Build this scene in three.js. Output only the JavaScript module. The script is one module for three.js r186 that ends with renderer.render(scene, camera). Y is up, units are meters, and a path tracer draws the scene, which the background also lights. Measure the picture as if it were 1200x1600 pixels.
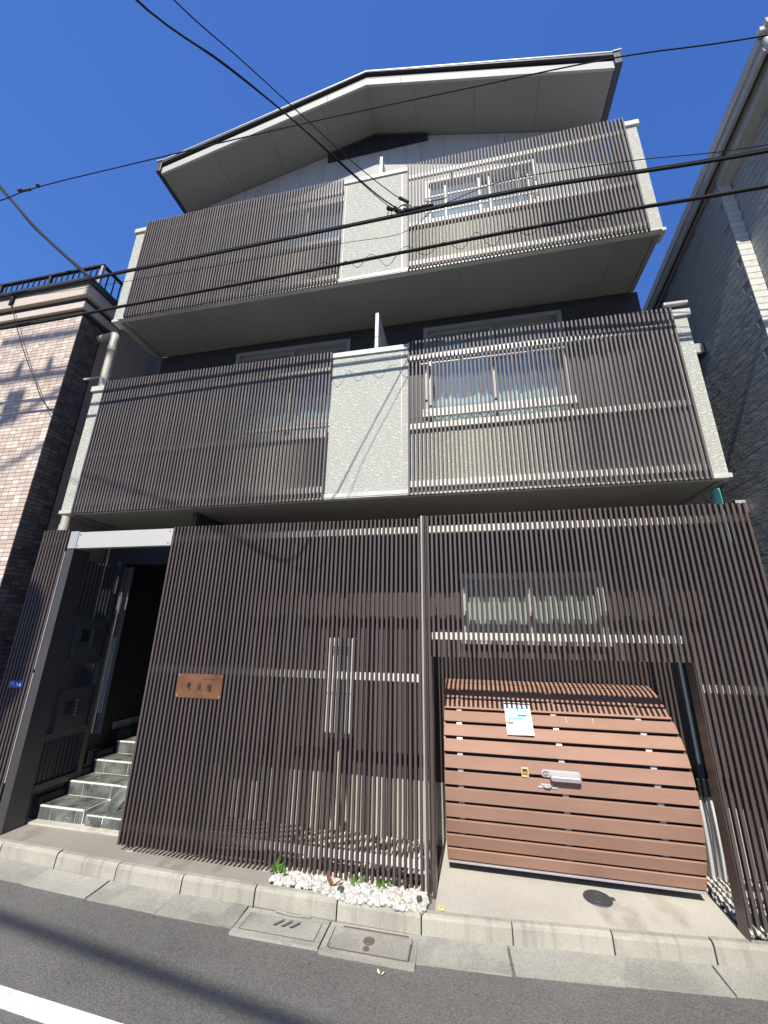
import * as THREE from 'three';
import { RoundedBoxGeometry } from 'three/addons/geometries/RoundedBoxGeometry.js';
import { mergeGeometries } from 'three/addons/utils/BufferGeometryUtils.js';

// ───────────────────────── camera, sky, sun, exposure ─────────────────────────
const scene = new THREE.Scene();
const camera = new THREE.PerspectiveCamera(104.9, 0.75, 0.05, 400);
camera.position.set(1.328, 1.846, 3.411);
camera.rotation.set(0.3042, 0.2067, 0.0168, 'YXZ');

const SUN_AZ = 0.035, SUN_EL = 0.803;                     // radians; the sun stands behind the camera, a hair to the left
const sunDir = new THREE.Vector3(-Math.sin(SUN_AZ) * Math.cos(SUN_EL), Math.sin(SUN_EL), Math.cos(SUN_AZ) * Math.cos(SUN_EL));
const SKY_GAIN = 0.82;
{
  const w = 512, h = 256, d = new Float32Array(w * h * 4), v = new THREE.Vector3();
  for (let j = 0; j < h; j++) for (let i = 0; i < w; i++) {
    const el = ((j + .5) / h - .5) * Math.PI, az = ((i + .5) / w - .5) * Math.PI * 2;
    v.set(Math.cos(el) * Math.cos(az), Math.sin(el), Math.cos(el) * Math.sin(az));
    const up = Math.max(0, v.y), k = Math.pow(1 - up, 2.2), c = Math.max(0, v.dot(sunDir));
    const side = 0.5 - 0.5 * v.x;                         // the western sky is a shade paler than the eastern
    const glow = 0.25 * Math.pow(c, 6) + 0.9 * Math.pow(c, 60);
    const low = Math.pow(1 - up, 9);
    const pale = 1 + .35 * side;
    const o = (j * w + i) * 4;
    d[o] = SKY_GAIN * ((.050 + .085 * k) * pale + .28 * low + glow * .55);
    d[o + 1] = SKY_GAIN * ((.140 + .182 * k) * pale + .22 * low + glow * .62);
    d[o + 2] = SKY_GAIN * ((.50 + .30 * k) * (1 + .22 * side) + .05 * low + glow * .70);
    d[o + 3] = 1;
  }
  const t = new THREE.DataTexture(d, w, h, THREE.RGBAFormat, THREE.FloatType);
  t.mapping = THREE.EquirectangularReflectionMapping; t.magFilter = t.minFilter = THREE.LinearFilter; t.needsUpdate = true;
  scene.background = t; scene.environment = t;
}
const sun = new THREE.DirectionalLight(new THREE.Color(1, .95, .86), 5.0);
sun.position.copy(sunDir).multiplyScalar(40); sun.castShadow = true;
sun.shadow.mapSize.set(4096, 4096);
Object.assign(sun.shadow.camera, { left: -16, right: 16, top: 16, bottom: -16, near: 1, far: 90 });
scene.add(sun, sun.target);
const EXPOSURE = 1.24;

// ───────────────────────── helpers ─────────────────────────
let _s = 20240611;
const rnd = () => { _s = (_s + 0x6d2b79f5) | 0; let t = Math.imul(_s ^ (_s >>> 15), 1 | _s); t = (t + Math.imul(t ^ (t >>> 7), 61 | t)) ^ t; return ((t ^ (t >>> 14)) >>> 0) / 4294967296; };
const rr = (a, b) => a + (b - a) * rnd();
const lerp = (a, b, t) => a + (b - a) * t, clamp = (x, a = 0, b = 1) => Math.min(b, Math.max(a, x)), sstep = (a, b, x) => { const t = clamp((x - a) / (b - a)); return t * t * (3 - 2 * t); };
const hash = (x, y, s) => { let h = Math.imul(x, 374761393) ^ Math.imul(y, 668265263) ^ Math.imul(s, 974711); h = Math.imul(h ^ (h >>> 13), 1274126177); return ((h ^ (h >>> 16)) >>> 0) / 4294967296; };
const vn = (x, y, px, py, s) => {                          // value noise, periodic in px, py cells
  const x0 = Math.floor(x), y0 = Math.floor(y), fx = x - x0, fy = y - y0, a = fx * fx * (3 - 2 * fx), b = fy * fy * (3 - 2 * fy);
  const m = (i, p) => ((i % p) + p) % p;
  const X0 = m(x0, px), X1 = m(x0 + 1, px), Y0 = m(y0, py), Y1 = m(y0 + 1, py);
  return lerp(lerp(hash(X0, Y0, s), hash(X1, Y0, s), a), lerp(hash(X0, Y1, s), hash(X1, Y1, s), a), b);
};
const fbm = (u, v, cx, cy, oct, s) => { let r = 0, w = .5, n = 0; for (let o = 0; o < oct; o++) { r += w * vn(u * cx, v * cy, cx, cy, s + o); n += w; w *= .55; cx *= 2; cy *= 2; } return r / n; };
const toS = (x) => { x = clamp(x); return 255 * (x <= .0031308 ? 12.92 * x : 1.055 * Math.pow(x, 1 / 2.4) - .055); };
function tex(size, metres, fn, color = true) {             // fn(u, v) -> grey or [r, g, b], linear
  const d = new Uint8Array(size * size * 4);
  for (let j = 0; j < size; j++) for (let i = 0; i < size; i++) {
    let c = fn((i + .5) / size, (j + .5) / size); if (typeof c === 'number') c = [c, c, c];
    const o = (j * size + i) * 4;
    for (let k = 0; k < 3; k++) d[o + k] = color ? toS(c[k]) : 255 * clamp(c[k]);
    d[o + 3] = 255;
  }
  const t = new THREE.DataTexture(d, size, size); t.wrapS = t.wrapT = THREE.RepeatWrapping; t.magFilter = THREE.LinearFilter; t.minFilter = THREE.LinearMipmapLinearFilter; t.generateMipmaps = true;
  if (color) t.colorSpace = THREE.SRGBColorSpace;
  t.repeat.set(1 / metres, 1 / metres); t.needsUpdate = true; return t;
}
const lin = (r, g, b) => new THREE.Color().setRGB(r, g, b);
const mat = (r, g, b, rough = .7, o = {}) => new THREE.MeshStandardMaterial({ color: lin(r, g, b), roughness: rough, metalness: 0, ...o });

const names = new Map(), world = new Map();
const numbered = (n) => { const k = names.get(n) || 0; names.set(n, k + 1); return k ? n + '_' + String(k).padStart(3, '0') : n; };
function thing(name, label, category, pos = [0, 0, 0], group) {
  const g = new THREE.Group(); g.name = numbered(name); g.position.set(...pos); scene.add(g); world.set(g, new THREE.Vector3(...pos));
  g.userData = { label, category }; if (group) g.userData.group = group; return g;
}
function structure(name, geo, m) {
  const o = new THREE.Mesh(geo, m); o.name = numbered(name); o.userData = { kind: 'structure' }; o.castShadow = o.receiveShadow = true; scene.add(o); world.set(o, new THREE.Vector3()); return o;
}
// a part: its geometry is given about `at` (world); geometry with at = [0,0,0] is in world coordinates and is moved to the parent's frame
function part(parent, name, geo, m, at = [0, 0, 0], rot) {
  const o = new THREE.Mesh(geo, m); o.name = name; o.castShadow = o.receiveShadow = true;
  const w = new THREE.Vector3(...at); o.position.copy(w).sub(world.get(parent)); if (rot) o.rotation.set(...rot);
  parent.add(o); world.set(o, w); return o;
}
function single(name, label, category, geo, m, at = [0, 0, 0], group, rot) {
  const o = new THREE.Mesh(geo, m); o.name = numbered(name); o.position.set(...at); if (rot) o.rotation.set(...rot);
  o.castShadow = o.receiveShadow = true; scene.add(o); world.set(o, new THREE.Vector3(...at)); o.userData = { label, category }; if (group) o.userData.group = group; return o;
}
function uvm(g, du = 0, dv = 0) {                           // uv in metres by the dominant axis of each normal
  if (!g.attributes.normal) g.computeVertexNormals();
  const p = g.attributes.position, n = g.attributes.normal, uv = new Float32Array(p.count * 2);
  for (let i = 0; i < p.count; i++) {
    const ax = Math.abs(n.getX(i)), ay = Math.abs(n.getY(i)), az = Math.abs(n.getZ(i));
    const [a, b] = az >= ax && az >= ay ? [p.getX(i), p.getY(i)] : ay >= ax ? [p.getX(i), p.getZ(i)] : [p.getZ(i), p.getY(i)];
    uv[2 * i] = a + du; uv[2 * i + 1] = b + dv;
  }
  g.setAttribute('uv', new THREE.BufferAttribute(uv, 2)); return g;
}
const flat = (g) => (g.index ? g.toNonIndexed() : g);
const merge = (a) => mergeGeometries(a.map((g) => { const h = flat(g); for (const k of Object.keys(h.attributes)) if (!['position', 'normal', 'uv'].includes(k)) h.deleteAttribute(k); return h; }));
// box from corner to corner, world coordinates
function box(x0, x1, y0, y1, z0, z1, r = 0) {
  const w = Math.abs(x1 - x0), h = Math.abs(y1 - y0), d = Math.abs(z1 - z0);
  const g = r ? new RoundedBoxGeometry(w, h, d, 1, Math.min(r, w / 2.1, h / 2.1, d / 2.1)) : new THREE.BoxGeometry(w, h, d);
  g.translate((x0 + x1) / 2, (y0 + y1) / 2, (z0 + z1) / 2); return uvm(g, rnd() * 3, rnd() * 3);
}
const cbox = (w, h, d, r = 0) => box(-w / 2, w / 2, -h / 2, h / 2, -d / 2, d / 2, r);
// chamfered upright bar, centred
function bar(w, h, d, c = .0018) {
  const s = new THREE.Shape(); const a = w / 2, b = d / 2;
  s.moveTo(-a + c, -b); s.lineTo(a - c, -b); s.lineTo(a, -b + c); s.lineTo(a, b - c); s.lineTo(a - c, b); s.lineTo(-a + c, b); s.lineTo(-a, b - c); s.lineTo(-a, -b + c);
  const g = new THREE.ExtrudeGeometry(s, { depth: h, bevelEnabled: false, steps: 1 }); g.rotateX(-Math.PI / 2); g.translate(0, -h / 2, 0); return uvm(g, rnd(), rnd());
}
function prism(pts, z0, z1) {                               // polygon in x, y pulled from z0 to z1
  const g = new THREE.ExtrudeGeometry(new THREE.Shape(pts.map((p) => new THREE.Vector2(...p))), { depth: Math.abs(z1 - z0), bevelEnabled: false }); g.translate(0, 0, Math.min(z0, z1)); return uvm(g);
}
function prismX(pts, x0, x1) {                              // polygon in z, y pulled along x
  const g = new THREE.ExtrudeGeometry(new THREE.Shape(pts.map(([z, y]) => new THREE.Vector2(-z, y))), { depth: x1 - x0, bevelEnabled: false }); g.rotateY(Math.PI / 2); g.translate(x0, 0, 0); return uvm(g, rnd() * 2, rnd() * 2);
}
function prismY(pts, y0, y1) {                              // polygon in x, z pulled along y
  const g = new THREE.ExtrudeGeometry(new THREE.Shape(pts.map(([x, z]) => new THREE.Vector2(x, -z))), { depth: y1 - y0, bevelEnabled: false }); g.rotateX(-Math.PI / 2); g.translate(0, y0, 0); return uvm(g, rnd() * 2, rnd() * 2);
}
const tube = (pts, r, seg = 24, rad = 7) => new THREE.TubeGeometry(new THREE.CatmullRomCurve3(pts.map((p) => new THREE.Vector3(...p))), seg, r, rad, false);
const cyl = (r0, r1, h, n = 16) => new THREE.CylinderGeometry(r0, r1, h, n);

// ───────────────────────── materials ─────────────────────────
const T = {};
T.asphalt = tex(2048, 3.6, (u, v) => { const f = fbm(u, v, 4, 6, 6, 11), g = vn(u * 576, v * 576, 576, 576, 5), h = vn(u * 945, v * 945, 945, 945, 6); const fl = hash(Math.floor(u * 1024), Math.floor(v * 1024), 9); return clamp(.46 + .30 * (f - .5) + .24 * (g - .5) + .16 * (h - .5) + (fl > .9965 ? .5 : 0), .1, 1); });
T.asphaltB = tex(1024, 1.6, (u, v) => .5 * vn(u * 230, v * 230, 230, 230, 21) + .5 * vn(u * 400, v * 400, 400, 400, 22), false);
T.conc = tex(1024, 1.9, (u, v) => { const f = fbm(u, v, 3, 3, 6, 31), s = sstep(.56, .72, fbm(u, v, 6, 4, 4, 37)), g = vn(u * 330, v * 330, 330, 330, 33), p = hash(Math.floor(u * 460), Math.floor(v * 460), 4) > .992 ? .22 : 0; const m = clamp(.72 + .34 * (f - .5) + .12 * (g - .5) - .16 * s - p, .2, 1); return [m, m * (.985 - .02 * s), m * (.955 - .05 * s)]; });
T.concB = tex(512, .9, (u, v) => .6 * fbm(u, v, 40, 40, 3, 41) + .4 * vn(u * 200, v * 200, 200, 200, 43), false);
T.weather = tex(1024, 2.3, (u, v) => { const f = fbm(u, v, 4, 4, 6, 151), p = sstep(.52, .66, fbm(u, v, 9, 7, 5, 153)), g = vn(u * 300, v * 300, 300, 300, 155), q = hash(Math.floor(u * 420), Math.floor(v * 420), 14) > .985 ? .2 : 0; const m = clamp(.72 + .5 * (f - .5) - .12 * p + .16 * (g - .5) - q, .15, 1); return [m, m * .99, m * .96]; });
T.kerb = tex(1024, 1.3, (u, v) => { const f = fbm(u, v, 5, 4, 5, 51), st = fbm(u, v, 42, 2, 3, 53), g = vn(u * 300, v * 300, 300, 300, 55); const m = clamp(.72 + .38 * (f - .5) - .12 * sstep(.5, .8, st) + .16 * (g - .5), .2, 1); return [m, m * .97, m * .87]; });
T.stucco = tex(512, .42, (u, v) => { const a = fbm(u, v, 34, 74, 2, 61), b = fbm(u, v, 90, 130, 2, 63); return clamp(sstep(.42, .62, a) * .8 + .25 * b); }, false);
T.stuccoC = tex(512, .42, (u, v) => { const a = fbm(u, v, 34, 74, 2, 61); return lerp(.66, .84, sstep(.40, .60, a)); });
T.plaster = tex(512, 1.4, (u, v) => clamp(.78 + .22 * (fbm(u, v, 4, 4, 5, 71) - .5) + .1 * (vn(u * 160, v * 160, 160, 160, 73) - .5) - .1 * sstep(.55, .8, fbm(u, v, 14, 2, 3, 75))));
T.plasterB = tex(256, .22, (u, v) => fbm(u, v, 24, 24, 3, 77), false);
T.wood = tex(512, 1.1, (u, v) => clamp(.76 + .06 * (fbm(u, v, 2, 60, 3, 81) - .5) + .26 * (fbm(u, v, 3, 5, 3, 83) - .5) + .05 * (vn(u * 30, v * 256, 30, 256, 85) - .5)));
T.slate = tex(1024, .8, (u, v) => { const w = fbm(u, v, 4, 4, 3, 97); const f = fbm(u, v, 6, 6, 5, 91), k = Math.abs(fbm((u + w * .2) % 1, (v + w * .13) % 1, 5, 7, 4, 93) - .5); const m = clamp(.30 + .85 * (f - .45) + .75 * sstep(.020, .0, k) * sstep(.35, .8, vn(u * 9, v * 9, 9, 9, 95)), .06, 1); return [m * .97, m, m * .98]; });
T.dust = tex(512, 1.3, (u, v) => clamp(.8 + .42 * (fbm(u, v, 5, 3, 5, 101) - .5) + .08 * (vn(u * 120, v * 40, 120, 40, 103) - .5)));
T.split = tex(512, .5, (u, v) => { const a = fbm(u, v, 9, 12, 4, 111); return clamp(.5 * a + .5 * sstep(.45, .6, fbm(u, v, 18, 24, 3, 113))); }, false);
T.worn = tex(1024, 1.7, (u, v) => { const a = fbm(u, v, 9, 9, 5, 161), b = fbm(u, v, 60, 60, 3, 163), g = vn(u * 256, v * 256, 256, 256, 165); return clamp(.86 + .22 * (a - .5) + .1 * (g - .5) - .22 * sstep(.60, .72, b) * sstep(.42, .62, a), .12, 1); });
T.tarnish = tex(256, .5, (u, v) => clamp(.75 + .7 * (fbm(u, v, 3, 4, 4, 141) - .5)));
T.soft = tex(256, 1.5, (u, v) => clamp(.8 + .12 * (fbm(u, v, 4, 4, 4, 131) - .5)));
T.iron = tex(256, .25, (u, v) => clamp(.7 + .5 * (fbm(u, v, 8, 8, 4, 121) - .5)));

const M = {
  asphalt: mat(.285, .275, .25, .9, { map: T.asphalt, bumpMap: T.asphaltB, bumpScale: .003 }),
  paint: mat(.92, .92, .88, .7, { map: T.worn, bumpMap: T.asphaltB, bumpScale: .0015 }),
  conc: mat(.43, .40, .345, .85, { map: T.conc, bumpMap: T.concB, bumpScale: .0012 }),
  concPale: mat(.70, .67, .585, .85, { map: T.conc, bumpMap: T.concB, bumpScale: .001 }),
  gutter: mat(.48, .465, .41, .88, { map: T.weather, bumpMap: T.concB, bumpScale: .002 }),
  kerb: mat(.505, .488, .44, .85, { map: T.kerb, bumpMap: T.concB, bumpScale: .0015 }),
  rust: mat(.21, .15, .12, .85, { map: T.iron }),
  iron: mat(.13, .13, .135, .55, { map: T.iron, metalness: .4 }),
  stucco: mat(.665, .668, .575, .85, { map: T.stuccoC, bumpMap: T.stucco, bumpScale: .004 }),
  white: mat(.68, .675, .62, .45, { map: T.dust }),
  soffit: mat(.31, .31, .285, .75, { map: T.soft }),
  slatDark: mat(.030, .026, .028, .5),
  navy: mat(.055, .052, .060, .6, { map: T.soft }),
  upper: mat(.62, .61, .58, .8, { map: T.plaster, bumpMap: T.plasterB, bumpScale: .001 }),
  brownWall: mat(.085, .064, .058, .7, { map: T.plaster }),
  alu: mat(.62, .605, .585, .38, { map: T.dust, metalness: .25 }),
  sash: mat(.36, .36, .35, .45, { map: T.soft }),
  boxGrey: mat(.085, .087, .082, .4, { map: T.dust, metalness: .2 }),
  barge: mat(.52, .52, .475, .6, { map: T.soft }),
  lintel: mat(.60, .58, .54, .5, { map: T.soft }),
  railPale: mat(.86, .845, .80, .5, { map: T.soft }),
  aluDark: mat(.10, .092, .086, .42, { map: T.dust, metalness: .3 }),
  bronze: mat(.115, .098, .085, .4, { map: T.dust, metalness: .3 }),
  black: mat(.012, .012, .014, .5),
  rubber: mat(.009, .009, .010, .85),
  roofMetal: mat(.055, .062, .075, .45, { metalness: .3 }),
  glass: new THREE.MeshPhysicalMaterial({ color: lin(.86, .92, .95), roughness: .04, metalness: 0, transmission: .92, thickness: 0, ior: 1.75 }),
  figured: new THREE.MeshPhysicalMaterial({ color: lin(.42, .50, .45), roughness: .5, transmission: .4, thickness: 0, bumpMap: T.plasterB, bumpScale: .002 }),
  curtain: mat(.30, .46, .56, .9, { side: THREE.DoubleSide }), lace: mat(.80, .86, .76, .9, { side: THREE.DoubleSide }), pale: mat(.42, .46, .41, .9),
  room: mat(.05, .05, .055, .9),
  tileJoint: mat(.64, .53, .45, .9),
  tileDarkJoint: mat(.05, .045, .045, .9),
  beige: mat(.56, .44, .36, .9, { map: T.plaster, bumpMap: T.plasterB, bumpScale: .001 }),
  pipe: mat(.66, .61, .50, .4, { map: T.dust }),
  teal: mat(.16, .58, .46, .35),
  slateTile: mat(.34, .345, .315, .5, { map: T.slate, bumpMap: T.split, bumpScale: .001 }),
  grout: mat(.68, .68, .60, .9),
  leaf: new THREE.MeshPhysicalMaterial({ color: lin(.13, .27, .05), roughness: .6, transmission: .25, thickness: 0, side: THREE.DoubleSide }),
  leafDry: mat(.20, .085, .04, .8, { side: THREE.DoubleSide }),
  stoneDark: mat(.09, .085, .082, .8, { map: T.iron }),
  copper: mat(.345, .165, .085, .36, { metalness: .5, map: T.tarnish }),
  screw: mat(.75, .68, .55, .25, { metalness: .9 }),
  enamel: mat(.72, .72, .70, .3, { map: T.dust }),
};
const slatTone = (k, w) => (r, g, b) => mat(r * k + w, g * k + w * .9, b * k + w * .9, .62, { map: T.dust });
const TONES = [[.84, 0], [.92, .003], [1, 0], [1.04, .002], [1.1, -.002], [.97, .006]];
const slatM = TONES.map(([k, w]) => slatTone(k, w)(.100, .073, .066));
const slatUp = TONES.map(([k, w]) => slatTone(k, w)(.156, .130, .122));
const boardM = [0, 1, 2, 3].map((i) => mat(.45 + .020 * (i - 1.5), .255 + .012 * (i - 1.5), .175 + .009 * (i - 1.5), .75, { map: T.wood }));

// ───────────────────────── ground ─────────────────────────
const PITCH = .04;
structure('ground', uvm(new THREE.BoxGeometry(300, .2, 300).translate(0, -.104, -20)), mat(.16, .155, .15, .95, { map: T.conc }));
structure('road', uvm(new THREE.BoxGeometry(80, .1, 9).translate(0, -.05, 4.05)), M.asphalt);
// kerb line: joints between the 0.6 m stones
const KJ = [[-4.42, .04], [-3.82, .07], [-3.22, .095], [-2.617, .118], [-2.017, .142], [-1.416, .170], [-.825, .188], [-.237, .190], [.374, .198], [.947, .205], [1.515, .166], [2.112, .107], [2.684, .049], [3.28, -.005], [3.88, -.06], [4.48, -.115], [5.08, -.17]];
const kz = (x) => { let i = 0; while (i < KJ.length - 2 && x > KJ[i + 1][0]) i++; const [a, za] = KJ[i], [b, zb] = KJ[i + 1]; return za + (zb - za) * (x - a) / (b - a); };
{
  // pavement slab behind the kerb (one concrete sheet up to the building)
  const front = []; for (let x = -9; x <= 2.81; x += .5) front.push([x, kz(clamp(x, -4.4, 5)) - .052]);
  front.push([2.8, kz(2.8) - .052]);
  structure('pavement', prismY([...front, [2.9, -.03], [-.187, -.03], [-.187, -9], [-9, -9]], .0, .108), M.conc);
  const side = []; for (let x = 3.7; x <= 9.01; x += .53) side.push([x, kz(clamp(x, -4.4, 5)) - .052]);
  structure('pavement', prismY([...side, [9, -9], [3.7, -9]], .0, .108), M.conc);
  const kerb = new THREE.Group(); kerb.name = 'kerb'; kerb.userData = { kind: 'structure' }; scene.add(kerb); world.set(kerb, new THREE.Vector3());
  const gut = new THREE.Group(); gut.name = 'gutter'; gut.userData = { kind: 'structure' }; scene.add(gut); world.set(gut, new THREE.Vector3());
  for (let i = 0; i < KJ.length - 1; i++) {
    const [xa, za] = KJ[i], [xb, zb] = KJ[i + 1], L = Math.hypot(xb - xa, zb - za), dy = rr(-.004, .004);
    const top = .122 + dy, prof = [[.000, .0], [.006, .02], [-.002, top - .022], [-.010, top - .008], [-.022, top], [-.055, top], [-.055, 0]];
    const g = prismX(prof, .005, L - .005); g.rotateY(-Math.atan2(zb - za, xb - xa)); g.translate(xa, 0, za + rr(-.002, .002));
    part(kerb, 'kerb_stone', g, M.kerb);
    if (i === 7 || i === 8) continue;                       // the drain cover and the hatch lie here
    const gw = .215 - .006 * Math.abs(i - 8), gp = [[.002, .0], [.002, .022], [gw * .5, .013], [gw, .008], [gw, .0]];
    const gg = prismX(gp, .003, L - .003); gg.rotateY(-Math.atan2(zb - za, xb - xa)); gg.translate(xa - .03 + rr(-.01, .01), 0, za + .006);
    part(gut, 'gutter_block', gg, M.gutter);
  }
  // frames of the two covers: rims cast into the gutter
  const rim = (x0, x1, z0, z1, t, y) => [box(x0, x1, 0, y, z1 - t, z1), box(x0, x1, 0, y, z0, z0 + t), box(x0, x0 + t, 0, y, z0 + t, z1 - t), box(x1 - t, x1, 0, y, z0 + t, z1 - t)];
  part(gut, 'drain_surround', merge([...rim(-.262, .338, .204, .452, .040, .016)]), M.gutter);
  part(gut, 'hatch_surround', merge([...rim(.350, .936, .212, .474, .036, .018)]), M.gutter);
  structure('road_marking', uvm(prismY([[-9, .70], [-1.25, 1.072], [-.45, 1.112], [9, 1.55], [9, 1.665], [-.45, 1.212], [-1.25, 1.168], [-9, .80]], -.02, .004)), M.paint);
}
{
  const dc = thing('drain_cover', 'concrete gutter cover with three dark slots, left of the solid hatch', 'drain cover', [.04, 0, .328]);
  const hole = (x) => { const p = new THREE.Path(), w = .018, h = .040; p.absarc(x + .012, .328 + .004 - h, w, 0, Math.PI * 2, true); return null; };
  // slab with three slots cut through it
  const sh = new THREE.Shape([[-.214, .252], [.290, .252], [.290, .404], [-.214, .404]].map(([x, z]) => new THREE.Vector2(x, -z)));
  for (const sx of [-.011, .047, .105]) { const p = new THREE.Path(), r = .0165, x0 = sx + .048, z0 = .268, x1 = sx + .006, z1 = .322, a = Math.atan2(-(z0 - z1), x0 - x1); p.absarc(x0, -z0, r, a - Math.PI / 2, a + Math.PI / 2, false); p.absarc(x1, -z1, r, a + Math.PI / 2, a + Math.PI * 1.5, false); p.closePath(); sh.holes.push(p); }
  const g = new THREE.ExtrudeGeometry(sh, { depth: .05, bevelEnabled: true, bevelSize: .002, bevelThickness: .002, bevelSegments: 1, curveSegments: 8 }); g.rotateX(-Math.PI / 2); g.translate(0, -.033, 0);
  part(dc, 'cover_slab', uvm(g), M.gutter);
  part(dc, 'drain_well', box(-.20, .27, .0045, .006, .262, .394), M.black);
  part(dc, 'rusty_edge', merge([box(-.221, .297, .004, .0178, .4065, .4118), box(-.2215, -.2165, .004, .0178, .246, .406), box(.2925, .2975, .004, .0178, .246, .406)]), M.rust);
  part(dc, 'chipped_mortar', tube([[-.05, .024, .213], [0, .026, .222], [.08, .022, .226], [.15, .024, .219], [.2, .023, .216]], .008, 16, 5), M.gutter);
  const hc = thing('hatch_cover', 'rust edged concrete hatch cover with two round inlays beside the drain slots', 'hatch cover', [.64, 0, .34]);
  part(hc, 'cover_slab', box(.390, .896, .002, .0185, .252, .434, .003), M.gutter);
  part(hc, 'rusty_edge', merge([box(.398, .892, .004, .0215, .4355, .4415), box(.889, .895, .004, .0215, .30, .436), box(.398, .404, .004, .0215, .395, .436), box(.44, .87, .004, .0225, .238, .246)]), M.rust);
  part(hc, 'round_inlay', merge([cyl(.036, .036, .006, 24).translate(.632, .0185, .332), new THREE.TorusGeometry(.030, .0025, 5, 24).rotateX(Math.PI / 2).translate(.632, .0215, .332), new THREE.TorusGeometry(.016, .002, 5, 20).rotateX(Math.PI / 2).translate(.632, .0215, .332)]), M.rust);
  part(hc, 'key_hole', merge([cyl(.021, .021, .006, 20).translate(.630, .0185, .398), new THREE.BoxGeometry(.003, .004, .022).translate(.630, .022, .398)]), M.rust);
}
// shed pad, sill of the gate
structure('concrete_pad', prismY([[1.03, .125], [1.515, .106], [2.112, .047], [2.684, -.011], [2.90, -.03], [2.925, -.10], [2.925, -.83], [1.03, -.83]], .06, .118), M.concPale);
structure('door_sill', merge([box(-2.885, -1.58, .06, .122, -.33, -.232, .004)]), M.concPale);
{
  const mh = thing('manhole_cover', 'small round iron cover with a side lug in the pale concrete pad', 'manhole cover', [2.13, .118, -.252]);
  part(mh, 'lid', cyl(.086, .088, .012, 40), M.iron, [2.13, .119, -.252]);
  part(mh, 'rim', new THREE.TorusGeometry(.089, .005, 6, 40).rotateX(Math.PI / 2), M.iron, [2.13, .1205, -.252]);
  part(mh, 'lug', merge([box(2.205, 2.245, .112, .1245, -.285, -.250, .003)]), M.iron);
  part(mh, 'raised_mark', merge([new THREE.TorusGeometry(.05, .003, 5, 28).rotateX(Math.PI / 2).translate(0, .0055, 0), new THREE.BoxGeometry(.03, .004, .012).translate(0, .0075, 0), new THREE.BoxGeometry(.04, .004, .007).translate(.01, .0075, -.022)]), M.iron, [2.13, .119, -.252]);
}
// ───────────────────────── flat prints ─────────────────────────
function print(w, h, pxPerM, draw) {
  const c = document.createElement('canvas'); c.width = Math.round(w * pxPerM); c.height = Math.round(h * pxPerM);
  const g = c.getContext('2d'); g.scale(pxPerM, pxPerM); draw(g, w, h);
  const t = new THREE.CanvasTexture(c); t.colorSpace = THREE.SRGBColorSpace; t.anisotropy = 8; return t;
}
const plane = (w, h) => new THREE.PlaneGeometry(w, h);
{
  const b = thing('boundary_marker', 'tiny yellow square boundary plate on the kerb beside the pebbles', 'boundary marker', [1.072, .122, .118]);
  const t = print(.034, .034, 3000, (g, w) => { g.fillStyle = '#e8dc8e'; g.fillRect(0, 0, w, w); g.strokeStyle = '#6a6340'; g.lineWidth = .004; g.beginPath(); g.moveTo(.008, .008); g.lineTo(.026, .026); g.moveTo(.026, .008); g.lineTo(.008, .026); g.stroke(); });
  part(b, 'plate', box(1.054, 1.090, .119, .1285, .093, .129, .001), mat(.75, .68, .30, .5));
  part(b, 'cross_print', plane(.034, .034).rotateX(-Math.PI / 2), mat(1, 1, 1, .5, { map: t }), [1.072, .1289, .111]);
}

// ───────────────────────── pebbles ─────────────────────────
const gravelGeo = (() => { const g = new THREE.IcosahedronGeometry(1, 1); const p = g.attributes.position; for (let i = 0; i < p.count; i++) { const x = p.getX(i), y = p.getY(i), z = p.getZ(i), k = 1 + .22 * (vn(x * 1.3 + 9, y * 1.3 + z * .8 + 5, 50, 50, 3) - .5); p.setXYZ(i, x * k, y * k * .72, z * k); } g.computeVertexNormals(); return g; })();
const smoothN = (g) => { const p = g.attributes.position, n = g.attributes.normal, v = new THREE.Vector3(); for (let i = 0; i < p.count; i++) { v.set(p.getX(i), p.getY(i) * 1.7, p.getZ(i)).normalize(); n.setXYZ(i, v.x, v.y, v.z); } return g; };
smoothN(gravelGeo);
function pebbles(name, label, n, pick) {
  const im = new THREE.InstancedMesh(gravelGeo, mat(.66, .645, .605, .65), n); im.name = name; im.userData = { label, category: 'pebbles', kind: 'stuff' }; im.castShadow = im.receiveShadow = true;
  const m = new THREE.Matrix4(), q = new THREE.Quaternion(), e = new THREE.Euler(), c = new THREE.Color();
  for (let i = 0; i < n; i++) {
    const [x, y, z] = pick(), s = rr(.010, .021);
    e.set(rr(-.5, .5), rr(0, 6.28), rr(-.5, .5)); q.setFromEuler(e); m.compose(new THREE.Vector3(x, y, z), q, new THREE.Vector3(s * rr(.9, 1.45), s, s * rr(.8, 1.1))); im.setMatrixAt(i, m);
    const k = rnd() < .08 ? rr(.35, .6) : rr(.68, 1.0), w = rnd(); im.setColorAt(i, c.setRGB(k, k * (w < .12 ? .86 : .985), k * (w < .12 ? .74 : .95)));
  }
  scene.add(im);
}
pebbles('white_pebbles', 'white pebbles spilling over the kerb under the slatted fence', 2600, () => { const x = rr(-.16, .965), f = kz(x) - lerp(.075, .012, sstep(.15, .42, x)); const z = rnd() < .45 ? rr(f - .17, f) : rr(-.80, f - .1); return [x, (z < -.04 ? .085 : .114) + rr(0, .022) + .012 * vn(x * 5 + 30, z * 5 + 30, 99, 99, 8), z]; });
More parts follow.
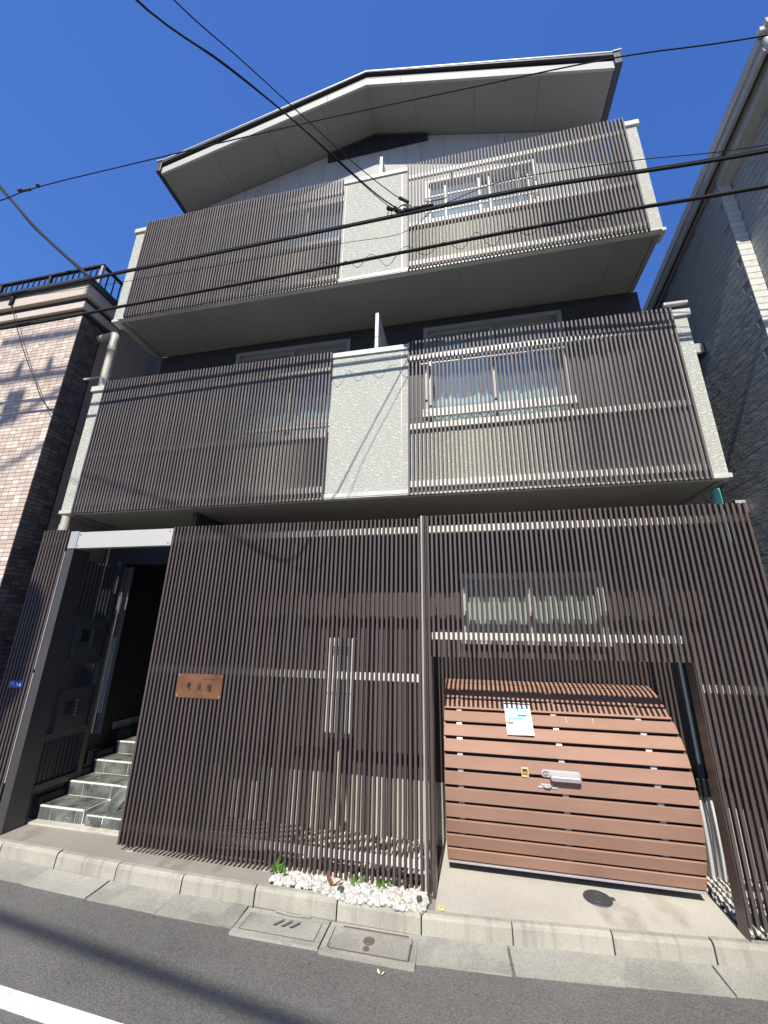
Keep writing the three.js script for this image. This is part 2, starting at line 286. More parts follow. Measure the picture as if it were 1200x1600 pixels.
pebbles('white_pebbles_001', 'white pebbles in the bed right of the brown shed', 2100, () => { const z = rr(-.80, .02), x = rr(2.975 + (z > -.15 ? .06 : 0), 3.66); return [x, (z < -.05 ? .082 : .116) + rr(0, .025), z]; });
structure('planting_bed', merge([box(-.186, 6, .0, .072, -.83, -.031), box(-.185, 1.0, .10, .1115, -.03, .055)]), mat(.13, .115, .10, .95, { map: T.conc }));

// ───────────────────────── apartment building ─────────────────────────
const B = thing('apartment_building', 'grey three storey apartment house with slatted balcony screens and a gabled roof', 'apartment building', [0, .11, -.83]);
const WZ = -.83, B2 = 3.111, B3 = 5.837;
{
  // body: ground floor, second and third floor
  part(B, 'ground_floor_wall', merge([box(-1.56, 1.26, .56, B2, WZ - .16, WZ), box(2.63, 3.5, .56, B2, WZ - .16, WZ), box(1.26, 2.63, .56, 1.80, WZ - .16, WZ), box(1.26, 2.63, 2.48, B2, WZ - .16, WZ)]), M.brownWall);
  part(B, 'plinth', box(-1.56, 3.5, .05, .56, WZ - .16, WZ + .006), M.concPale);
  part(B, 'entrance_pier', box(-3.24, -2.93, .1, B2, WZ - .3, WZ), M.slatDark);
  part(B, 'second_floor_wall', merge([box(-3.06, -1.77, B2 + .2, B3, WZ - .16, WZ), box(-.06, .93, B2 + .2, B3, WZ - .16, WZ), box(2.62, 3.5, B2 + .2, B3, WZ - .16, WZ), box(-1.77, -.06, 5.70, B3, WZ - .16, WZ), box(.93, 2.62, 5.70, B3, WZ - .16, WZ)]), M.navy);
  const roofY = (x) => x < .19 ? lerp(8.88, 9.77, (x + 3.18) / 3.37) : lerp(9.77, 8.77, (x - .19) / 3.28);
  const uw = new THREE.Shape([[-3.06, B3 + .2], [3.5, B3 + .2], [3.5, roofY(3.5) - .002], [.19, 9.768], [-3.06, roofY(-3.06) - .002]].map((p) => new THREE.Vector2(...p)));
  for (const [a, b] of [[-1.77, -.06], [.99, 2.56]]) { const h = new THREE.Path([[a, B3 + .21], [a, 8.42], [b, 8.42], [b, B3 + .21]].map((p) => new THREE.Vector2(...p))); uw.holes.push(h); }
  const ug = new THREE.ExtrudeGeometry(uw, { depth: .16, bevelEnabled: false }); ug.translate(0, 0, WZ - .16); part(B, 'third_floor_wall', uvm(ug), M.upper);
  part(B, 'wall_joint', merge([box(.933, .938, 8.5, 9.4, WZ, WZ + .0015), box(-1.9, -1.895, 8.4, 9.2, WZ, WZ + .0015), box(2.2, 2.205, 8.5, 9.1, WZ, WZ + .0015)]), M.aluDark);
  part(B, 'rear_body', merge([box(-3.06, 3.5, B2, 8.7, -8, WZ - 1.6), box(-1.5, 3.5, .1, B2, -8, WZ - 1.6), box(-3.06, -2.99, B2, 8.7, WZ - 1.6, WZ - .16), box(3.43, 3.5, .1, 8.7, WZ - 1.6, WZ - .16), box(-1.58, -1.5, .1, B2, -8, WZ - .16), box(-3.24, -3.10, .1, B2, -8, WZ - .301), box(-3.1, -1.58, .1, B2, -3.6, -3.4), box(.35, .45, B2, 8.7, WZ - 1.6, WZ - .16)]), M.upper);
  part(B, 'inner_floor', merge([box(-2.99, 3.43, B2, B2 + .19, WZ - 1.6, WZ - .02), box(-2.99, 3.43, B3, B3 + .19, WZ - 1.6, WZ - .02), box(-3.1, -1.58, B2, B2 + .15, -3.4, WZ - .02)]), M.soffit);
  // balconies
  for (const [b, nm] of [[B2, 'second'], [B3, 'third']]) {
    const slab = part(B, 'balcony_slab', box(-3.05, 3.45, b + .0085, b + .19, WZ, -.215), M.soffit);
    const cuts = [-3.02, -2.2, -.38, 1.433, 3.05, 3.40];
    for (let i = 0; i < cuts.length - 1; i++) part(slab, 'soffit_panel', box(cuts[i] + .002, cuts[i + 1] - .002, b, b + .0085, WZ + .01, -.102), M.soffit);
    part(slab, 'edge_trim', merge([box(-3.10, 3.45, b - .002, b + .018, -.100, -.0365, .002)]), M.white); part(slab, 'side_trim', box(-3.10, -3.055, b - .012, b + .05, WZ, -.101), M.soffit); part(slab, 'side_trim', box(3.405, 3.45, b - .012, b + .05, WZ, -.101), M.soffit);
    part(slab, 'base_flashing', box(-3.235, -2.975, b + .012, b + .052, -.215, -.075, .003), M.white); part(slab, 'base_flashing', box(3.325, 3.50, b + .012, b + .052, -.215, -.065, .003), M.white); part(slab, 'base_flashing', box(-.004, .836, b + .0095, b + .05, -.12, -.032, .003), M.white);
    // solid wall pieces: left end, middle, right end, low parapet behind the screens
    const panels = [[-3.225, -2.985, .05, 1.64, -.21, -.09], [3.335, 3.485, .05, 1.66, WZ, -.085], [.002, .834, .05, 1.648, -.16, -.045], [-2.984, .001, .05, .715, -.21, -.071], [.835, 3.334, .05, .715, -.21, -.071], [-3.225, -3.105, .05, 1.64, WZ, -.2105]]
      .map(([x0, x1, u0, u1, z0, z1]) => part(B, 'parapet', box(x0, x1, b + u0, b + u1, z0, z1), M.stucco));
    const caps = [[-3.25, -2.965, 1.64, 1.715, -.235, -.065], [3.325, 3.515, 1.66, 1.735, WZ, -.062], [-.003, .838, 1.648, 1.712, -.19, -.028], [-2.983, .0, .715, .738, -.22, -.068], [.839, 3.324, .715, .738, -.22, -.068], [-3.25, -3.085, 1.64, 1.71, WZ, -.236]]
      .map(([x0, x1, u0, u1, z0, z1], i) => part(panels[i], 'coping', box(x0, x1, b + u0, b + u1, z0, z1, .006), M.white));
    const pw = panels[2];
    part(pw, 'panel_joint', merge([box(.765, .768, b + .06, b + 1.62, -.0445, -.0436), box(.03, .033, b + .06, b + 1.62, -.0445, -.0436)]), M.alu);
    if (b === B2) part(pw, 'top_rail', merge([box(3.31, 3.52, b + 1.80, b + 1.835, -.10, -.065, .008)]), M.alu);
    // partition fin between the flats
    const ft = b === B2 ? b + 2.26 : b + 2.15;
    part(B, 'partition', merge([box(.452, .492, b + 1.5, ft, WZ + .002, -.105, .004)]), M.white);
    // screens of upright slats
    for (const [xa, xb] of [[-2.975, -.002], [.838, 3.328]]) {
      const n = Math.round((xb - xa - .02) / .0394), step = (xb - xa - .02) / n, H = 1.707;
      const sc = part(B, 'slat_screen', merge([[1.50, 1.562], [.685, .745], [.075, .135]].map(([u0, u1], i) => box(xa + .004, xb - .004, b + u0, b + u1, -.066, -.0356))), M.railPale, [0, 0, 0]);
      const gs = [0, 1].map(() => bar(.0172, H + .016, .035));
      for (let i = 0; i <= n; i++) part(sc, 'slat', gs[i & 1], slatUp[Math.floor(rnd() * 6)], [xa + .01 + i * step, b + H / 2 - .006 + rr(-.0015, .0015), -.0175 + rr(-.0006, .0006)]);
      part(sc, 'bracket', merge([.22, .5, .78].flatMap((t) => { const x = lerp(xa, xb, t); return [box(x - .012, x + .012, b + 1.51, b + 1.55, -.2, -.085), box(x - .012, x + .012, b + .09, b + .125, -.13, -.085)]; })), M.alu);
    }
  }
  // windows
  function win(x0, x1, y0, y1, frameM, kind, sill) {
    const f = .055, mid = (x0 + x1) / 2;
    const w = part(B, 'window', merge([box(x0, x1, y1 - f, y1, WZ - .10, WZ + .035, .004), box(x0, x1, y0, y0 + f, WZ - .10, WZ + .04, .004), box(x0, x0 + f, y0 + f, y1 - f, WZ - .10, WZ + .035), box(x1 - f, x1, y0 + f, y1 - f, WZ - .10, WZ + .035)]), frameM);
    part(w, 'sash', merge([box(x0 + f, mid + .03, y0 + f, y0 + f + .05, WZ - .045, WZ - .015), box(x0 + f, mid + .03, y1 - f - .04, y1 - f, WZ - .045, WZ - .015), box(x0 + f, x0 + f + .04, y0 + f + .05, y1 - f - .04, WZ - .045, WZ - .015), box(mid - .012, mid + .03, y0 + f + .05, y1 - f - .04, WZ - .045, WZ - .005)]), frameM);
    part(w, 'sash', merge([box(mid - .03, x1 - f, y0 + f, y0 + f + .05, WZ - .085, WZ - .055), box(mid - .03, x1 - f, y1 - f - .04, y1 - f, WZ - .085, WZ - .055), box(x1 - f - .04, x1 - f, y0 + f + .05, y1 - f - .04, WZ - .085, WZ - .055), box(mid - .03, mid + .01, y0 + f + .05, y1 - f - .04, WZ - .085, WZ - .055)]), frameM);
    part(w, 'pane', box(x0 + f + .04, mid - .012, y0 + f + .05, y1 - f - .04, WZ - .033, WZ - .027), kind === 'figured' ? M.figured : M.glass);
    part(w, 'pane', box(mid + .01, x1 - f - .04, y0 + f + .05, y1 - f - .04, WZ - .073, WZ - .067), kind === 'figured' ? M.figured : M.glass);
    if (kind !== 'figured') {
      const cp = []; const n = 46; for (let i = 0; i < n; i++) { const a = lerp(x0 + .06, x1 - .06, i / n), c = lerp(x0 + .06, x1 - .06, (i + 1) / n), za = WZ - .20 + .028 * Math.sin(i * 1.9), zc = WZ - .20 + .028 * Math.sin((i + 1) * 1.9); const g = new THREE.BufferGeometry(); g.setAttribute('position', new THREE.Float32BufferAttribute([a, y0 + .03, za, c, y0 + .03, zc, c, y1 - .03, zc, a, y0 + .03, za, c, y1 - .03, zc, a, y1 - .03, za], 3)); g.computeVertexNormals(); cp.push(uvm(g)); }
      part(w, 'curtain', merge(cp), M.curtain);
      part(w, 'curtain', merge(cp.map((g) => { const h = g.clone(), p = h.attributes.position; for (let i = 0; i < p.count; i++) { if (p.getY(i) > y0 + 1) p.setY(i, y0 + 1.40 + .02 * Math.sin(p.getX(i) * 17) + .012 * Math.sin(p.getX(i) * 41)); p.setZ(i, p.getZ(i) + .07); } h.computeVertexNormals(); return h; })), M.lace);
    }
    if (sill) part(w, 'sill_rail', box(x0 - .02, x1 + .02, sill, sill + .105, WZ + .03, WZ + .075, .004), M.railPale);
    return w;
  }
  win(-1.77, -.06, B2 + .2, 5.70, M.sash, 'clear', B2 + 1.245); win(.93, 2.62, B2 + .2, 5.70, M.sash, 'clear', B2 + 1.245);
  win(-1.77, -.06, B3 + .2, 8.42, M.sash, 'clear', B3 + 1.245); win(.99, 2.56, B3 + .2, 8.42, M.white, 'clear', B3 + 1.245);
  const gw = part(B, 'window', merge([box(1.26, 2.63, 1.78, 1.835, WZ - .1, WZ + .07, .004), box(1.26, 2.63, 2.42, 2.48, WZ - .1, WZ + .03), box(1.27, 1.325, 1.835, 2.42, WZ - .1, WZ + .035), box(1.925, 1.965, 1.835, 2.42, WZ - .1, WZ + .03), box(2.575, 2.63, 1.835, 2.42, WZ - .1, WZ + .035)]), M.alu);
  part(gw, 'pane', box(1.325, 1.925, 1.835, 2.42, WZ - .05, WZ - .044), M.figured); part(gw, 'pane', box(1.965, 2.575, 1.835, 2.42, WZ - .04, WZ - .034), M.figured);
  part(gw, 'room_wall', box(1.2, 2.7, 1.7, 2.8, WZ - .9, WZ - .85), M.pale);
  // laundry poles
  part(B, 'laundry_pole', merge([cyl(.013, .013, 1.6, 10).rotateZ(Math.PI / 2).translate(1.72, 4.905, -.5), box(1.03, 1.05, 4.86, 4.92, WZ, -.48), box(2.38, 2.40, 4.86, 4.92, WZ, -.48)]), M.alu);
  part(B, 'window_guard', merge([...[8.02, 7.72].map((y) => box(.97, 2.58, y - .012, y + .012, WZ + .05, WZ + .07)), box(1.28, 1.30, 7.5, 8.2, WZ + .05, WZ + .066), box(1.9, 1.92, 7.5, 8.2, WZ + .05, WZ + .066), box(2.3, 2.32, 7.5, 8.2, WZ + .05, WZ + .066)]), M.white);

  // roof: gable end towards the street
  const ZF = -.17, ZB = -8.1, L = [-3.18, 8.895], K = [.19, 9.785], R = [3.475, 8.785];
  const up = (p, d) => [p[0], p[1] + d];
  const roof = part(B, 'roof', prism([up(L, .24), up(K, .28), up(R, .24), up(R, .195), up(K, .23), up(L, .195)], ZB, ZF + .03), M.roofMetal);
  part(roof, 'roof_deck', prism([up(L, .192), up(K, .227), up(R, .192), up(R, .012), up(K, .012), up(L, .012)], ZB, ZF - .03), M.soffit);
  const fas = (a, b, d0, d1, z0, z1, m, nm) => part(roof, nm, prism([up(a, d0), up(b, d0), up(b, d1), up(a, d1)], z0, z1), m);
  const FL = [-.62, lerp(L[1], K[1], (-.62 - L[0]) / (K[0] - L[0]))];
  fas(L, [-.42, lerp(L[1], K[1], (-.42 - L[0]) / (K[0] - L[0]))], -.012, .125, ZF - .03, ZF, M.barge, 'barge_board'); fas([-.415, lerp(L[1], K[1], (-.415 - L[0]) / (K[0] - L[0]))], K, -.012, .125, ZF - .03, ZF, M.barge, 'barge_board');
  fas(K, [.72, lerp(K[1], R[1], (.72 - K[0]) / (R[0] - K[0]))], -.012, .125, ZF - .03, ZF, M.barge, 'barge_board'); fas([.725, lerp(K[1], R[1], (.725 - K[0]) / (R[0] - K[0]))], R, -.012, .125, ZF - .03, ZF, M.barge, 'barge_board');
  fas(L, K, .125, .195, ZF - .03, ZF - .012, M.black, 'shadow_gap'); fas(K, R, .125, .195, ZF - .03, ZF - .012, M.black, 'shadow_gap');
  fas(up(L, 0), K, .240, .262, ZF - .02, ZF + .035, M.alu, 'verge_trim'); fas(K, up(R, 0), .240, .262, ZF - .02, ZF + .035, M.alu, 'verge_trim');
  // soffit boards, split at the joints
  const yl = (x) => lerp(L[1], K[1], (x - L[0]) / (K[0] - L[0])), yr = (x) => lerp(K[1], R[1], (x - K[0]) / (R[0] - K[0]));
  const sL = [L[0], -2.279, -1.389, -.524, K[0]], sR = [K[0], .898, 1.769, 2.613, R[0]];
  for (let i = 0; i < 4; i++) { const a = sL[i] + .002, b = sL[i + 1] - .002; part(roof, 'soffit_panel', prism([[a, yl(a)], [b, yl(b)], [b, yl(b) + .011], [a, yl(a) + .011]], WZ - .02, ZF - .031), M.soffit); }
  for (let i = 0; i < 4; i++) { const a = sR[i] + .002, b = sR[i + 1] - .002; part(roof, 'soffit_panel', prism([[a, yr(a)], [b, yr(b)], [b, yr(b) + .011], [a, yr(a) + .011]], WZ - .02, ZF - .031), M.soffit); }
  part(roof, 'eave_gutter', merge([box(3.48, 3.57, 8.80, 9.02, ZB, ZF + .03, .01), box(-3.27, -3.186, 8.91, 9.13, ZB, ZF + .03, .01)]), M.roofMetal);
  part(roof, 'gutter_end', merge([box(3.476, 3.58, 9.02, 9.045, ZF - .03, ZF + .045, .004), box(-3.285, -3.18, 9.13, 9.155, ZF - .03, ZF + .045, .004)]), M.alu);
  // louvred gable vent
  const vent = part(B, 'gable_vent', prism([[-.62, 9.385], [1.05, 9.385], [1.05, yr(1.05) - .006], [.19, K[1] - .006], [-.62, yl(-.62) - .006]], WZ, WZ + .015), M.black);
  for (let x = -.60; x <= 1.041; x += .041) { const t = (x < .19 ? yl(x) : yr(x)) - .008; part(vent, 'vent_slat', bar(.020, Math.max(.02, t - 9.37), .025), M.roofMetal, [x, (t + 9.37) / 2, WZ + .03]); }
  // entrance hall behind the gate
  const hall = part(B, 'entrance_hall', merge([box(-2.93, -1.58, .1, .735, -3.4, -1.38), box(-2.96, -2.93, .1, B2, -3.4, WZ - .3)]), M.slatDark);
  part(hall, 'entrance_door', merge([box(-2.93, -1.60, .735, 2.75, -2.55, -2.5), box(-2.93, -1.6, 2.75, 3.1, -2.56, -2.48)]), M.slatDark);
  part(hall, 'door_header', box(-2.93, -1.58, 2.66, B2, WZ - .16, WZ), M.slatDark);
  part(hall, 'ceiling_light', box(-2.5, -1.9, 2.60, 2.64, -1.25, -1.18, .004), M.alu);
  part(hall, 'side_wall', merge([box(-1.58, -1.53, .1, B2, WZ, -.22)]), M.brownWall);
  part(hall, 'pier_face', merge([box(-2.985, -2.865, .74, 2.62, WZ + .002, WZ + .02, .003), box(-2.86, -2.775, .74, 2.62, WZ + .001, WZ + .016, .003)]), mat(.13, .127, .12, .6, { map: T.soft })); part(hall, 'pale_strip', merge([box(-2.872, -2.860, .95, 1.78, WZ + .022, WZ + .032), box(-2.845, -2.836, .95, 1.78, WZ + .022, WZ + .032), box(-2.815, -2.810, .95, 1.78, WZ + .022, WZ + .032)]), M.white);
}

// ───────────────────────── slatted street fence ─────────────────────────
const FT = 2.884;
{
  const F = thing('slatted_fence', 'tall dark brown slatted street fence with a low opening for the shed', 'fence', [.9, .11, 0]);
  const seg = (xa, xb, y0, y0b) => { const n = Math.round((xb - xa) / PITCH), g = [bar(.0196, FT - y0, .035), bar(.0196, FT - y0, .035)];
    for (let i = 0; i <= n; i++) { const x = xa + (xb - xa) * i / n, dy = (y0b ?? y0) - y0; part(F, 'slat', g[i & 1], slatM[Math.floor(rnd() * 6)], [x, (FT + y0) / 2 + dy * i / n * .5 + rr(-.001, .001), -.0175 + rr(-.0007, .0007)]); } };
  seg(-1.59, .930, .160, .124); 
  seg(.973, 1.013, .11); seg(1.05, 2.885, 1.69, 1.70); seg(2.925, 3.485, .19);
  const rail = (xa, xb, y0, y1) => part(F, 'rail', box(xa, xb, y0, y1, -.083, -.036, .003), M.railPale);
  rail(-1.59, .940, 2.736, 2.798); rail(1.01, 3.485, 2.736, 2.798); rail(-1.59, .940, 1.488, 1.548); rail(1.03, 2.905, 1.822, 1.880); rail(2.93, 3.485, 1.493, 1.548);
  rail(-1.59, .940, .248, .302); rail(2.93, 3.485, .325, .36);
  part(F, 'post', box(.9455, .966, .09, 2.90, -.10, -.0375, .003), M.alu); part(F, 'post', box(.985, .995, .09, 2.90, -.10, -.0375, .002), M.bronze);
  part(F, 'post', box(-.31, -.26, .09, 2.73, -.135, -.0845, .003), M.aluDark);
  part(F, 'post', box(-1.565, -1.51, .09, 2.85, -.135, -.0845, .003), M.aluDark);
  part(F, 'post', box(2.905, 2.93, .10, 2.73, -.118, -.0845, .003), M.bronze);
  part(F, 'jamb_plate', box(2.9045, 2.9105, .12, 1.70, -.0835, -.002), M.bronze);
  part(F, 'jamb_plate', box(1.0215, 1.0275, .10, 1.69, -.150, -.002), M.bronze);
  for (const x of [-1.50, -.285, .985]) part(F, 'post_foot', box(x - .036, x + .036, .085, .116, -.118, -.038, .003), M.alu);
  const cl = []; for (let i = 0; i < 26; i++) { const x = lerp(-1.4, 3.4, i / 25); cl.push(cyl(.0035, .0035, .004, 6).rotateX(Math.PI / 2).translate(x, 2.767, -.035)); } part(F, 'rail_screw', merge(cl), M.aluDark);

  const G = thing('slatted_fence', 'narrow slatted fence panel left of the entrance gate, with a blue plate', 'fence', [-3.08, .11, 0]);
  const gb = [bar(.0205, 2.74, .035), bar(.0205, 2.74, .035)];
  for (let i = 0; i < 9; i++) part(G, 'slat', gb[i & 1], slatM[Math.floor(rnd() * 6)], [-3.248 + i * .0402, 2.903 - 1.37 + rr(-.001, .001), -.0175]);
  for (const y of [2.75, 1.5, .28]) part(G, 'rail', box(-3.255, -2.915, y, y + .055, -.083, -.036, .003), M.railPale);

  const P = thing('gate_frame', 'gateway of the entrance with a pale metal lintel and grey side posts', 'gate frame', [-2.2, .11, -.1]);
  part(P, 'lintel', box(-2.775, -1.605, 2.690, 2.868, -.06, -.001, .003), M.lintel);
  part(P, 'end_cap', box(-2.885, -2.778, 2.69, 2.88, -.065, .004, .003), M.alu);
  part(P, 'post', box(-2.895, -2.800, .11, 2.688, -.20, -.004, .003), M.aluDark);
  part(P, 'edge_strip', merge([box(-2.904, -2.896, 1.47, 2.66, -.03, .002), box(-2.904, -2.896, .5, 1.44, -.03, .002)]), M.alu);
  for (const [x, y] of [[-2.752, 2.84], [-2.752, 2.715], [-1.64, 2.84], [-1.64, 2.715]]) part(P, 'screw', cyl(.006, .006, .006, 8).rotateX(Math.PI / 2), M.aluDark, [x, y, .001]);

  const N = thing('letterbox_stand', 'dark metal stand with two letterboxes beside the entrance steps', 'letterbox stand', [-2.84, .11, -.42]);
  part(N, 'frame', merge([box(-2.86, -2.80, .2, 2.66, -.70, -.645), box(-2.86, -2.80, 1.50, 1.56, -.645, -.2), box(-2.86, -2.80, .80, .86, -.645, -.2), box(-2.86, -2.80, .36, .42, -.645, -.2)]), M.aluDark);
  const lb = (y0, y1) => { const b = part(N, 'letterbox', box(-2.86, -2.795, y0, y1, -.62, -.27, .004), M.boxGrey);
    for (let i = 0; i < 5; i++) part(b, 'slot', box(-2.7955, -2.7935, y1 - .13 - i * .035, y1 - .122 - i * .035, -.59, -.47), M.black);
    part(b, 'slot_glint', merge([0, 1, 2, 3, 4].map((i) => box(-2.7945, -2.792, y1 - .134 - i * .035, y1 - .12 - i * .035, -.466, -.455))), M.alu);
    part(b, 'keypad', merge([box(-2.7955, -2.7925, y1 - .25, y1 - .12, -.42, -.33), box(-2.7925, -2.791, y1 - .15, y1 - .14, -.39, -.36)]), M.black); };
  lb(1.56, 1.975); lb(.86, 1.26);
  const vs = bar(.016, .6, .02); for (let i = 0; i < 9; i++) { part(N, 'lattice_bar', vs, M.slatDark, [-2.84, 2.3, -.62 + i * .045]); }
  const vs2 = bar(.016, .38, .02); for (let i = 0; i < 9; i++) part(N, 'lattice_bar', vs2, M.slatDark, [-2.84, .61, -.62 + i * .045]);
}

// ───────────────────────── entrance steps of slate tiles ─────────────────────────
{
  const S = thing('entrance_steps', 'entrance steps clad in veined grey slate with pale joints', 'steps', [-2.2, .11, -.6]);
  const X0 = -2.80, rise = .125, zs = [-.31, -.58, -.845, -1.11, -1.38];
  part(S, 'mortar_bed', merge(zs.slice(0, 4).map((z, i) => box(X0 + .004, i === 0 ? -2.284 : -1.62, .10, .11 + rise * (i + 1) - .006, zs[i + 1], z - .006))), M.grout);
  for (let i = 0; i < 4; i++) {
    const y0 = .11 + rise * i, y1 = y0 + rise, z = zs[i], zb = zs[i + 1], xe = i === 0 ? -2.288 : i === 1 ? -2.17 : -1.62;
    const cutsR = i === 0 ? [X0, -2.66, -2.37, xe] : i === 1 ? [X0, -2.62, -2.28, xe] : i === 2 ? [X0, -2.66, -2.36, -2.06, -1.76, xe] : [X0, -2.54, -2.3, -2.0, xe];
    for (let k = 0; k < cutsR.length - 1; k++) {
      part(S, 'riser_tile', box(cutsR[k] + .004, cutsR[k + 1] - .004, y0 + .005, y1 - .014, z - .012, z, .002), M.slateTile);
      part(S, 'tread_tile', box(cutsR[k] + .004, cutsR[k + 1] - .004, y1 - .010, y1, zb + .004, z - .016, .002), M.slateTile);
    }
    part(S, 'nosing_joint', box(X0 + .002, xe - .002, y1 - .0135, y1 + .0008, z - .0165, z + .0008, .002), M.grout);
  }
  // second, lower block to the right and the sloping slate stringer beside it
  part(S, 'mortar_bed', box(-2.24, -1.62, .10, .205, -.95, -.305), M.grout);
  for (const [a, b] of [[-2.24, -2.06], [-2.05, -1.62]]) { part(S, 'riser_tile', box(a + .004, b - .004, .115, .197, -.305, -.295, .002), M.slateTile); part(S, 'tread_tile', box(a + .004, b - .004, .203, .213, -.58, -.312, .002), M.slateTile); }
  part(S, 'sloping_slab', prismX([[-.30, .125], [-.30, .145], [-.95, .60], [-.95, .575]], -2.17, -2.02).rotateY(0).translate(0, 0, 0), M.slateTile);
  part(S, 'sloping_slab', prismX([[-.32, .115], [-.95, .555], [-.95, .115]], -2.155, -2.035), M.grout);
  // dark skirting that steps up along the left wall
  part(S, 'stepped_skirting', merge([box(-2.93, -2.806, .1, .30, -.60, -.30), box(-2.93, -2.806, .1, .42, -.87, -.60), box(-2.93, -2.806, .1, .55, -1.13, -.87), box(-2.93, -2.806, .1, .72, -1.6, -1.13)]), M.black);
  part(S, 'side_wall_base', box(-2.93, -2.90, .55, .80, -2.4, -1.13), M.conc);
}

// ───────────────────────── garbage shed ─────────────────────────
{
  const S = thing('garbage_shed', 'brown slatted rubbish shed with curved front and long silver handle', 'garbage shed', [1.97, .118, -.5]);
  const xl = 1.095, xr = 2.862;
  const prof = [[.196, -.355], [.27, -.322], [.36, -.285], [.47, -.25], [.58, -.228], [.70, -.216], [.82, -.216], [.93, -.232], [1.03, -.262], [1.12, -.306], [1.20, -.358], [1.27, -.420], [1.335, -.495], [1.39, -.585], [1.43, -.680], [1.452, -.78]];
  const curve = new THREE.CatmullRomCurve3(prof.map(([y, z]) => new THREE.Vector3(0, y, z))); curve.arcLengthDivisions = 400;
  const len = curve.getLength(), NB = 14, pitch = len / NB, gap = .021;
  const backCut = -.80;
  for (let i = 0; i < NB; i++) {
    const a = curve.getPointAt(clamp((i * pitch + gap / 2) / len)), b = curve.getPointAt(clamp(((i + 1) * pitch - gap / 2) / len));
    const d = Math.hypot(b.y - a.y, b.z - a.z), ang = Math.atan2(b.z - a.z, b.y - a.y);
    const g = new RoundedBoxGeometry(xr - xl + rr(-.004, .004), d, .018, 2, .004); uvm(g, rnd() * 2, rnd() * 2);
    part(S, 'board', g, boardM[Math.floor(rnd() * 4)], [(xl + xr) / 2, (a.y + b.y) / 2, (a.z + b.z) / 2], [ang, 0, 0]);
  }
  // dark inner lining with upright ribs, ribs carry the boards
  const inner = prof.map(([y, z]) => [z - .045, y]);
  part(S, 'lining', prismX([[backCut, .196], ...inner.map(([z, y]) => [Math.max(z, backCut), y])].filter((p, i, a) => i === 0 || p[0] !== a[i - 1][0] || p[1] !== a[i - 1][1]), xl + .012, xr - .012), M.brownWall);
  for (const x of [1.22, 1.985, 2.62]) {
    const pts = [...prof.map(([y, z]) => [z - .0105, y]), ...prof.slice().reverse().map(([y, z]) => [z - .043, y])];
    part(S, 'rib', prismX(pts, x - .021, x + .021), M.alu);
  }
  const ribs = []; for (let x = xl + .06; x < xr; x += .075) { const pts = [...prof.map(([y, z]) => [z - .034, y]), ...prof.slice().reverse().map(([y, z]) => [z - .0455, y])]; ribs.push(prismX(pts, x - .02, x + .02)); }
  part(S, 'inner_mesh', merge(ribs), M.slatDark);
  part(S, 'side_panel', prismX([[backCut, .196], ...prof.map(([y, z]) => [Math.max(z - .014, backCut), y])].slice(0, -1), xl - .002, xl + .010), M.bronze); part(S, 'side_panel', prismX([[backCut, .196], ...prof.map(([y, z]) => [Math.max(z - .014, backCut), y])].slice(0, -1), xr - .010, xr + .002), M.bronze);
  part(S, 'base_rail', box(xl + .002, xr - .002, .180, .194, -.40, -.340, .003), mat(.34, .32, .32, .5));
  part(S, 'foot', merge([box(xl + .03, xl + .07, .112, .19, -.6, -.56), box(xr - .07, xr - .03, .112, .19, -.6, -.56), box(xl + .03, xl + .07, .112, .19, -.78, -.74), box(xr - .07, xr - .03, .112, .19, -.78, -.74)]), M.black);
  // handle: rounded pale back plate, lock barrel, grip bar
  const hz = -.205, hy = .872;
  const cap = (x0, x1, r) => { const s = new THREE.Shape(); s.absarc(x0 + r, 0, r, Math.PI / 2, Math.PI * 1.5); s.absarc(x1 - r, 0, r, -Math.PI / 2, Math.PI / 2); const g = new THREE.ExtrudeGeometry(s, { depth: .012, bevelEnabled: true, bevelSize: .004, bevelThickness: .004, bevelSegments: 2, curveSegments: 12 }); return uvm(g); };
  const h = part(S, 'handle', cap(1.825, 2.098, .021), mat(.58, .56, .54, .35, { metalness: .2 }), [0, hy, hz - .004], [.1, 0, 0]);
  part(h, 'grip', cap(1.885, 2.092, .0135).scale(1, 1, 2.2), mat(.56, .53, .54, .3, { metalness: .4 }), [0, hy - .012, hz + .022], [.1, 0, 0]);
  part(h, 'lock_ring', new THREE.TorusGeometry(.017, .0022, 6, 24), M.aluDark, [1.853, hy + .001, hz + .013], [.1, 0, 0]);
  part(h, 'lock_barrel', merge([cyl(.008, .008, .008, 16).rotateX(Math.PI / 2), new THREE.BoxGeometry(.002, .009, .010)]), M.alu, [1.853, hy + .001, hz + .014], [.1, 0, 0]);
  part(h, 'name_strip', new THREE.BoxGeometry(.16, .010, .003), mat(.72, .66, .30, .5), [1.985, hy + .018, hz + .010], [.1, 0, 0]);
  part(S, 'latch', merge([box(1.79, 1.93, .772, .784, -.226, -.20, .003), box(1.81, 1.905, .784, .80, -.23, -.205, .003), tube([[1.825, .795, -.205], [1.835, .79, -.185], [1.88, .79, -.185], [1.89, .795, -.205]], .004, 14, 6)]), M.alu);
  const st = print(.052, .066, 3000, (g, w, hh) => { g.fillStyle = '#c9b973'; g.fillRect(0, 0, w, hh); g.fillStyle = '#3a3026'; g.fillRect(.008, .012, .036, .040); g.fillStyle = '#d9cc98'; for (let i = 0; i < 3; i++) g.fillRect(.010 + i * .012, .005, .008, .008); g.fillStyle = '#c98f45'; g.beginPath(); g.ellipse(.026, .038, .014, .010, 0, 0, 7); g.fill(); g.strokeStyle = '#c0392b'; g.lineWidth = .003; g.beginPath(); g.moveTo(.021, .034); g.lineTo(.031, .043); g.moveTo(.031, .034); g.lineTo(.021, .043); g.stroke(); });
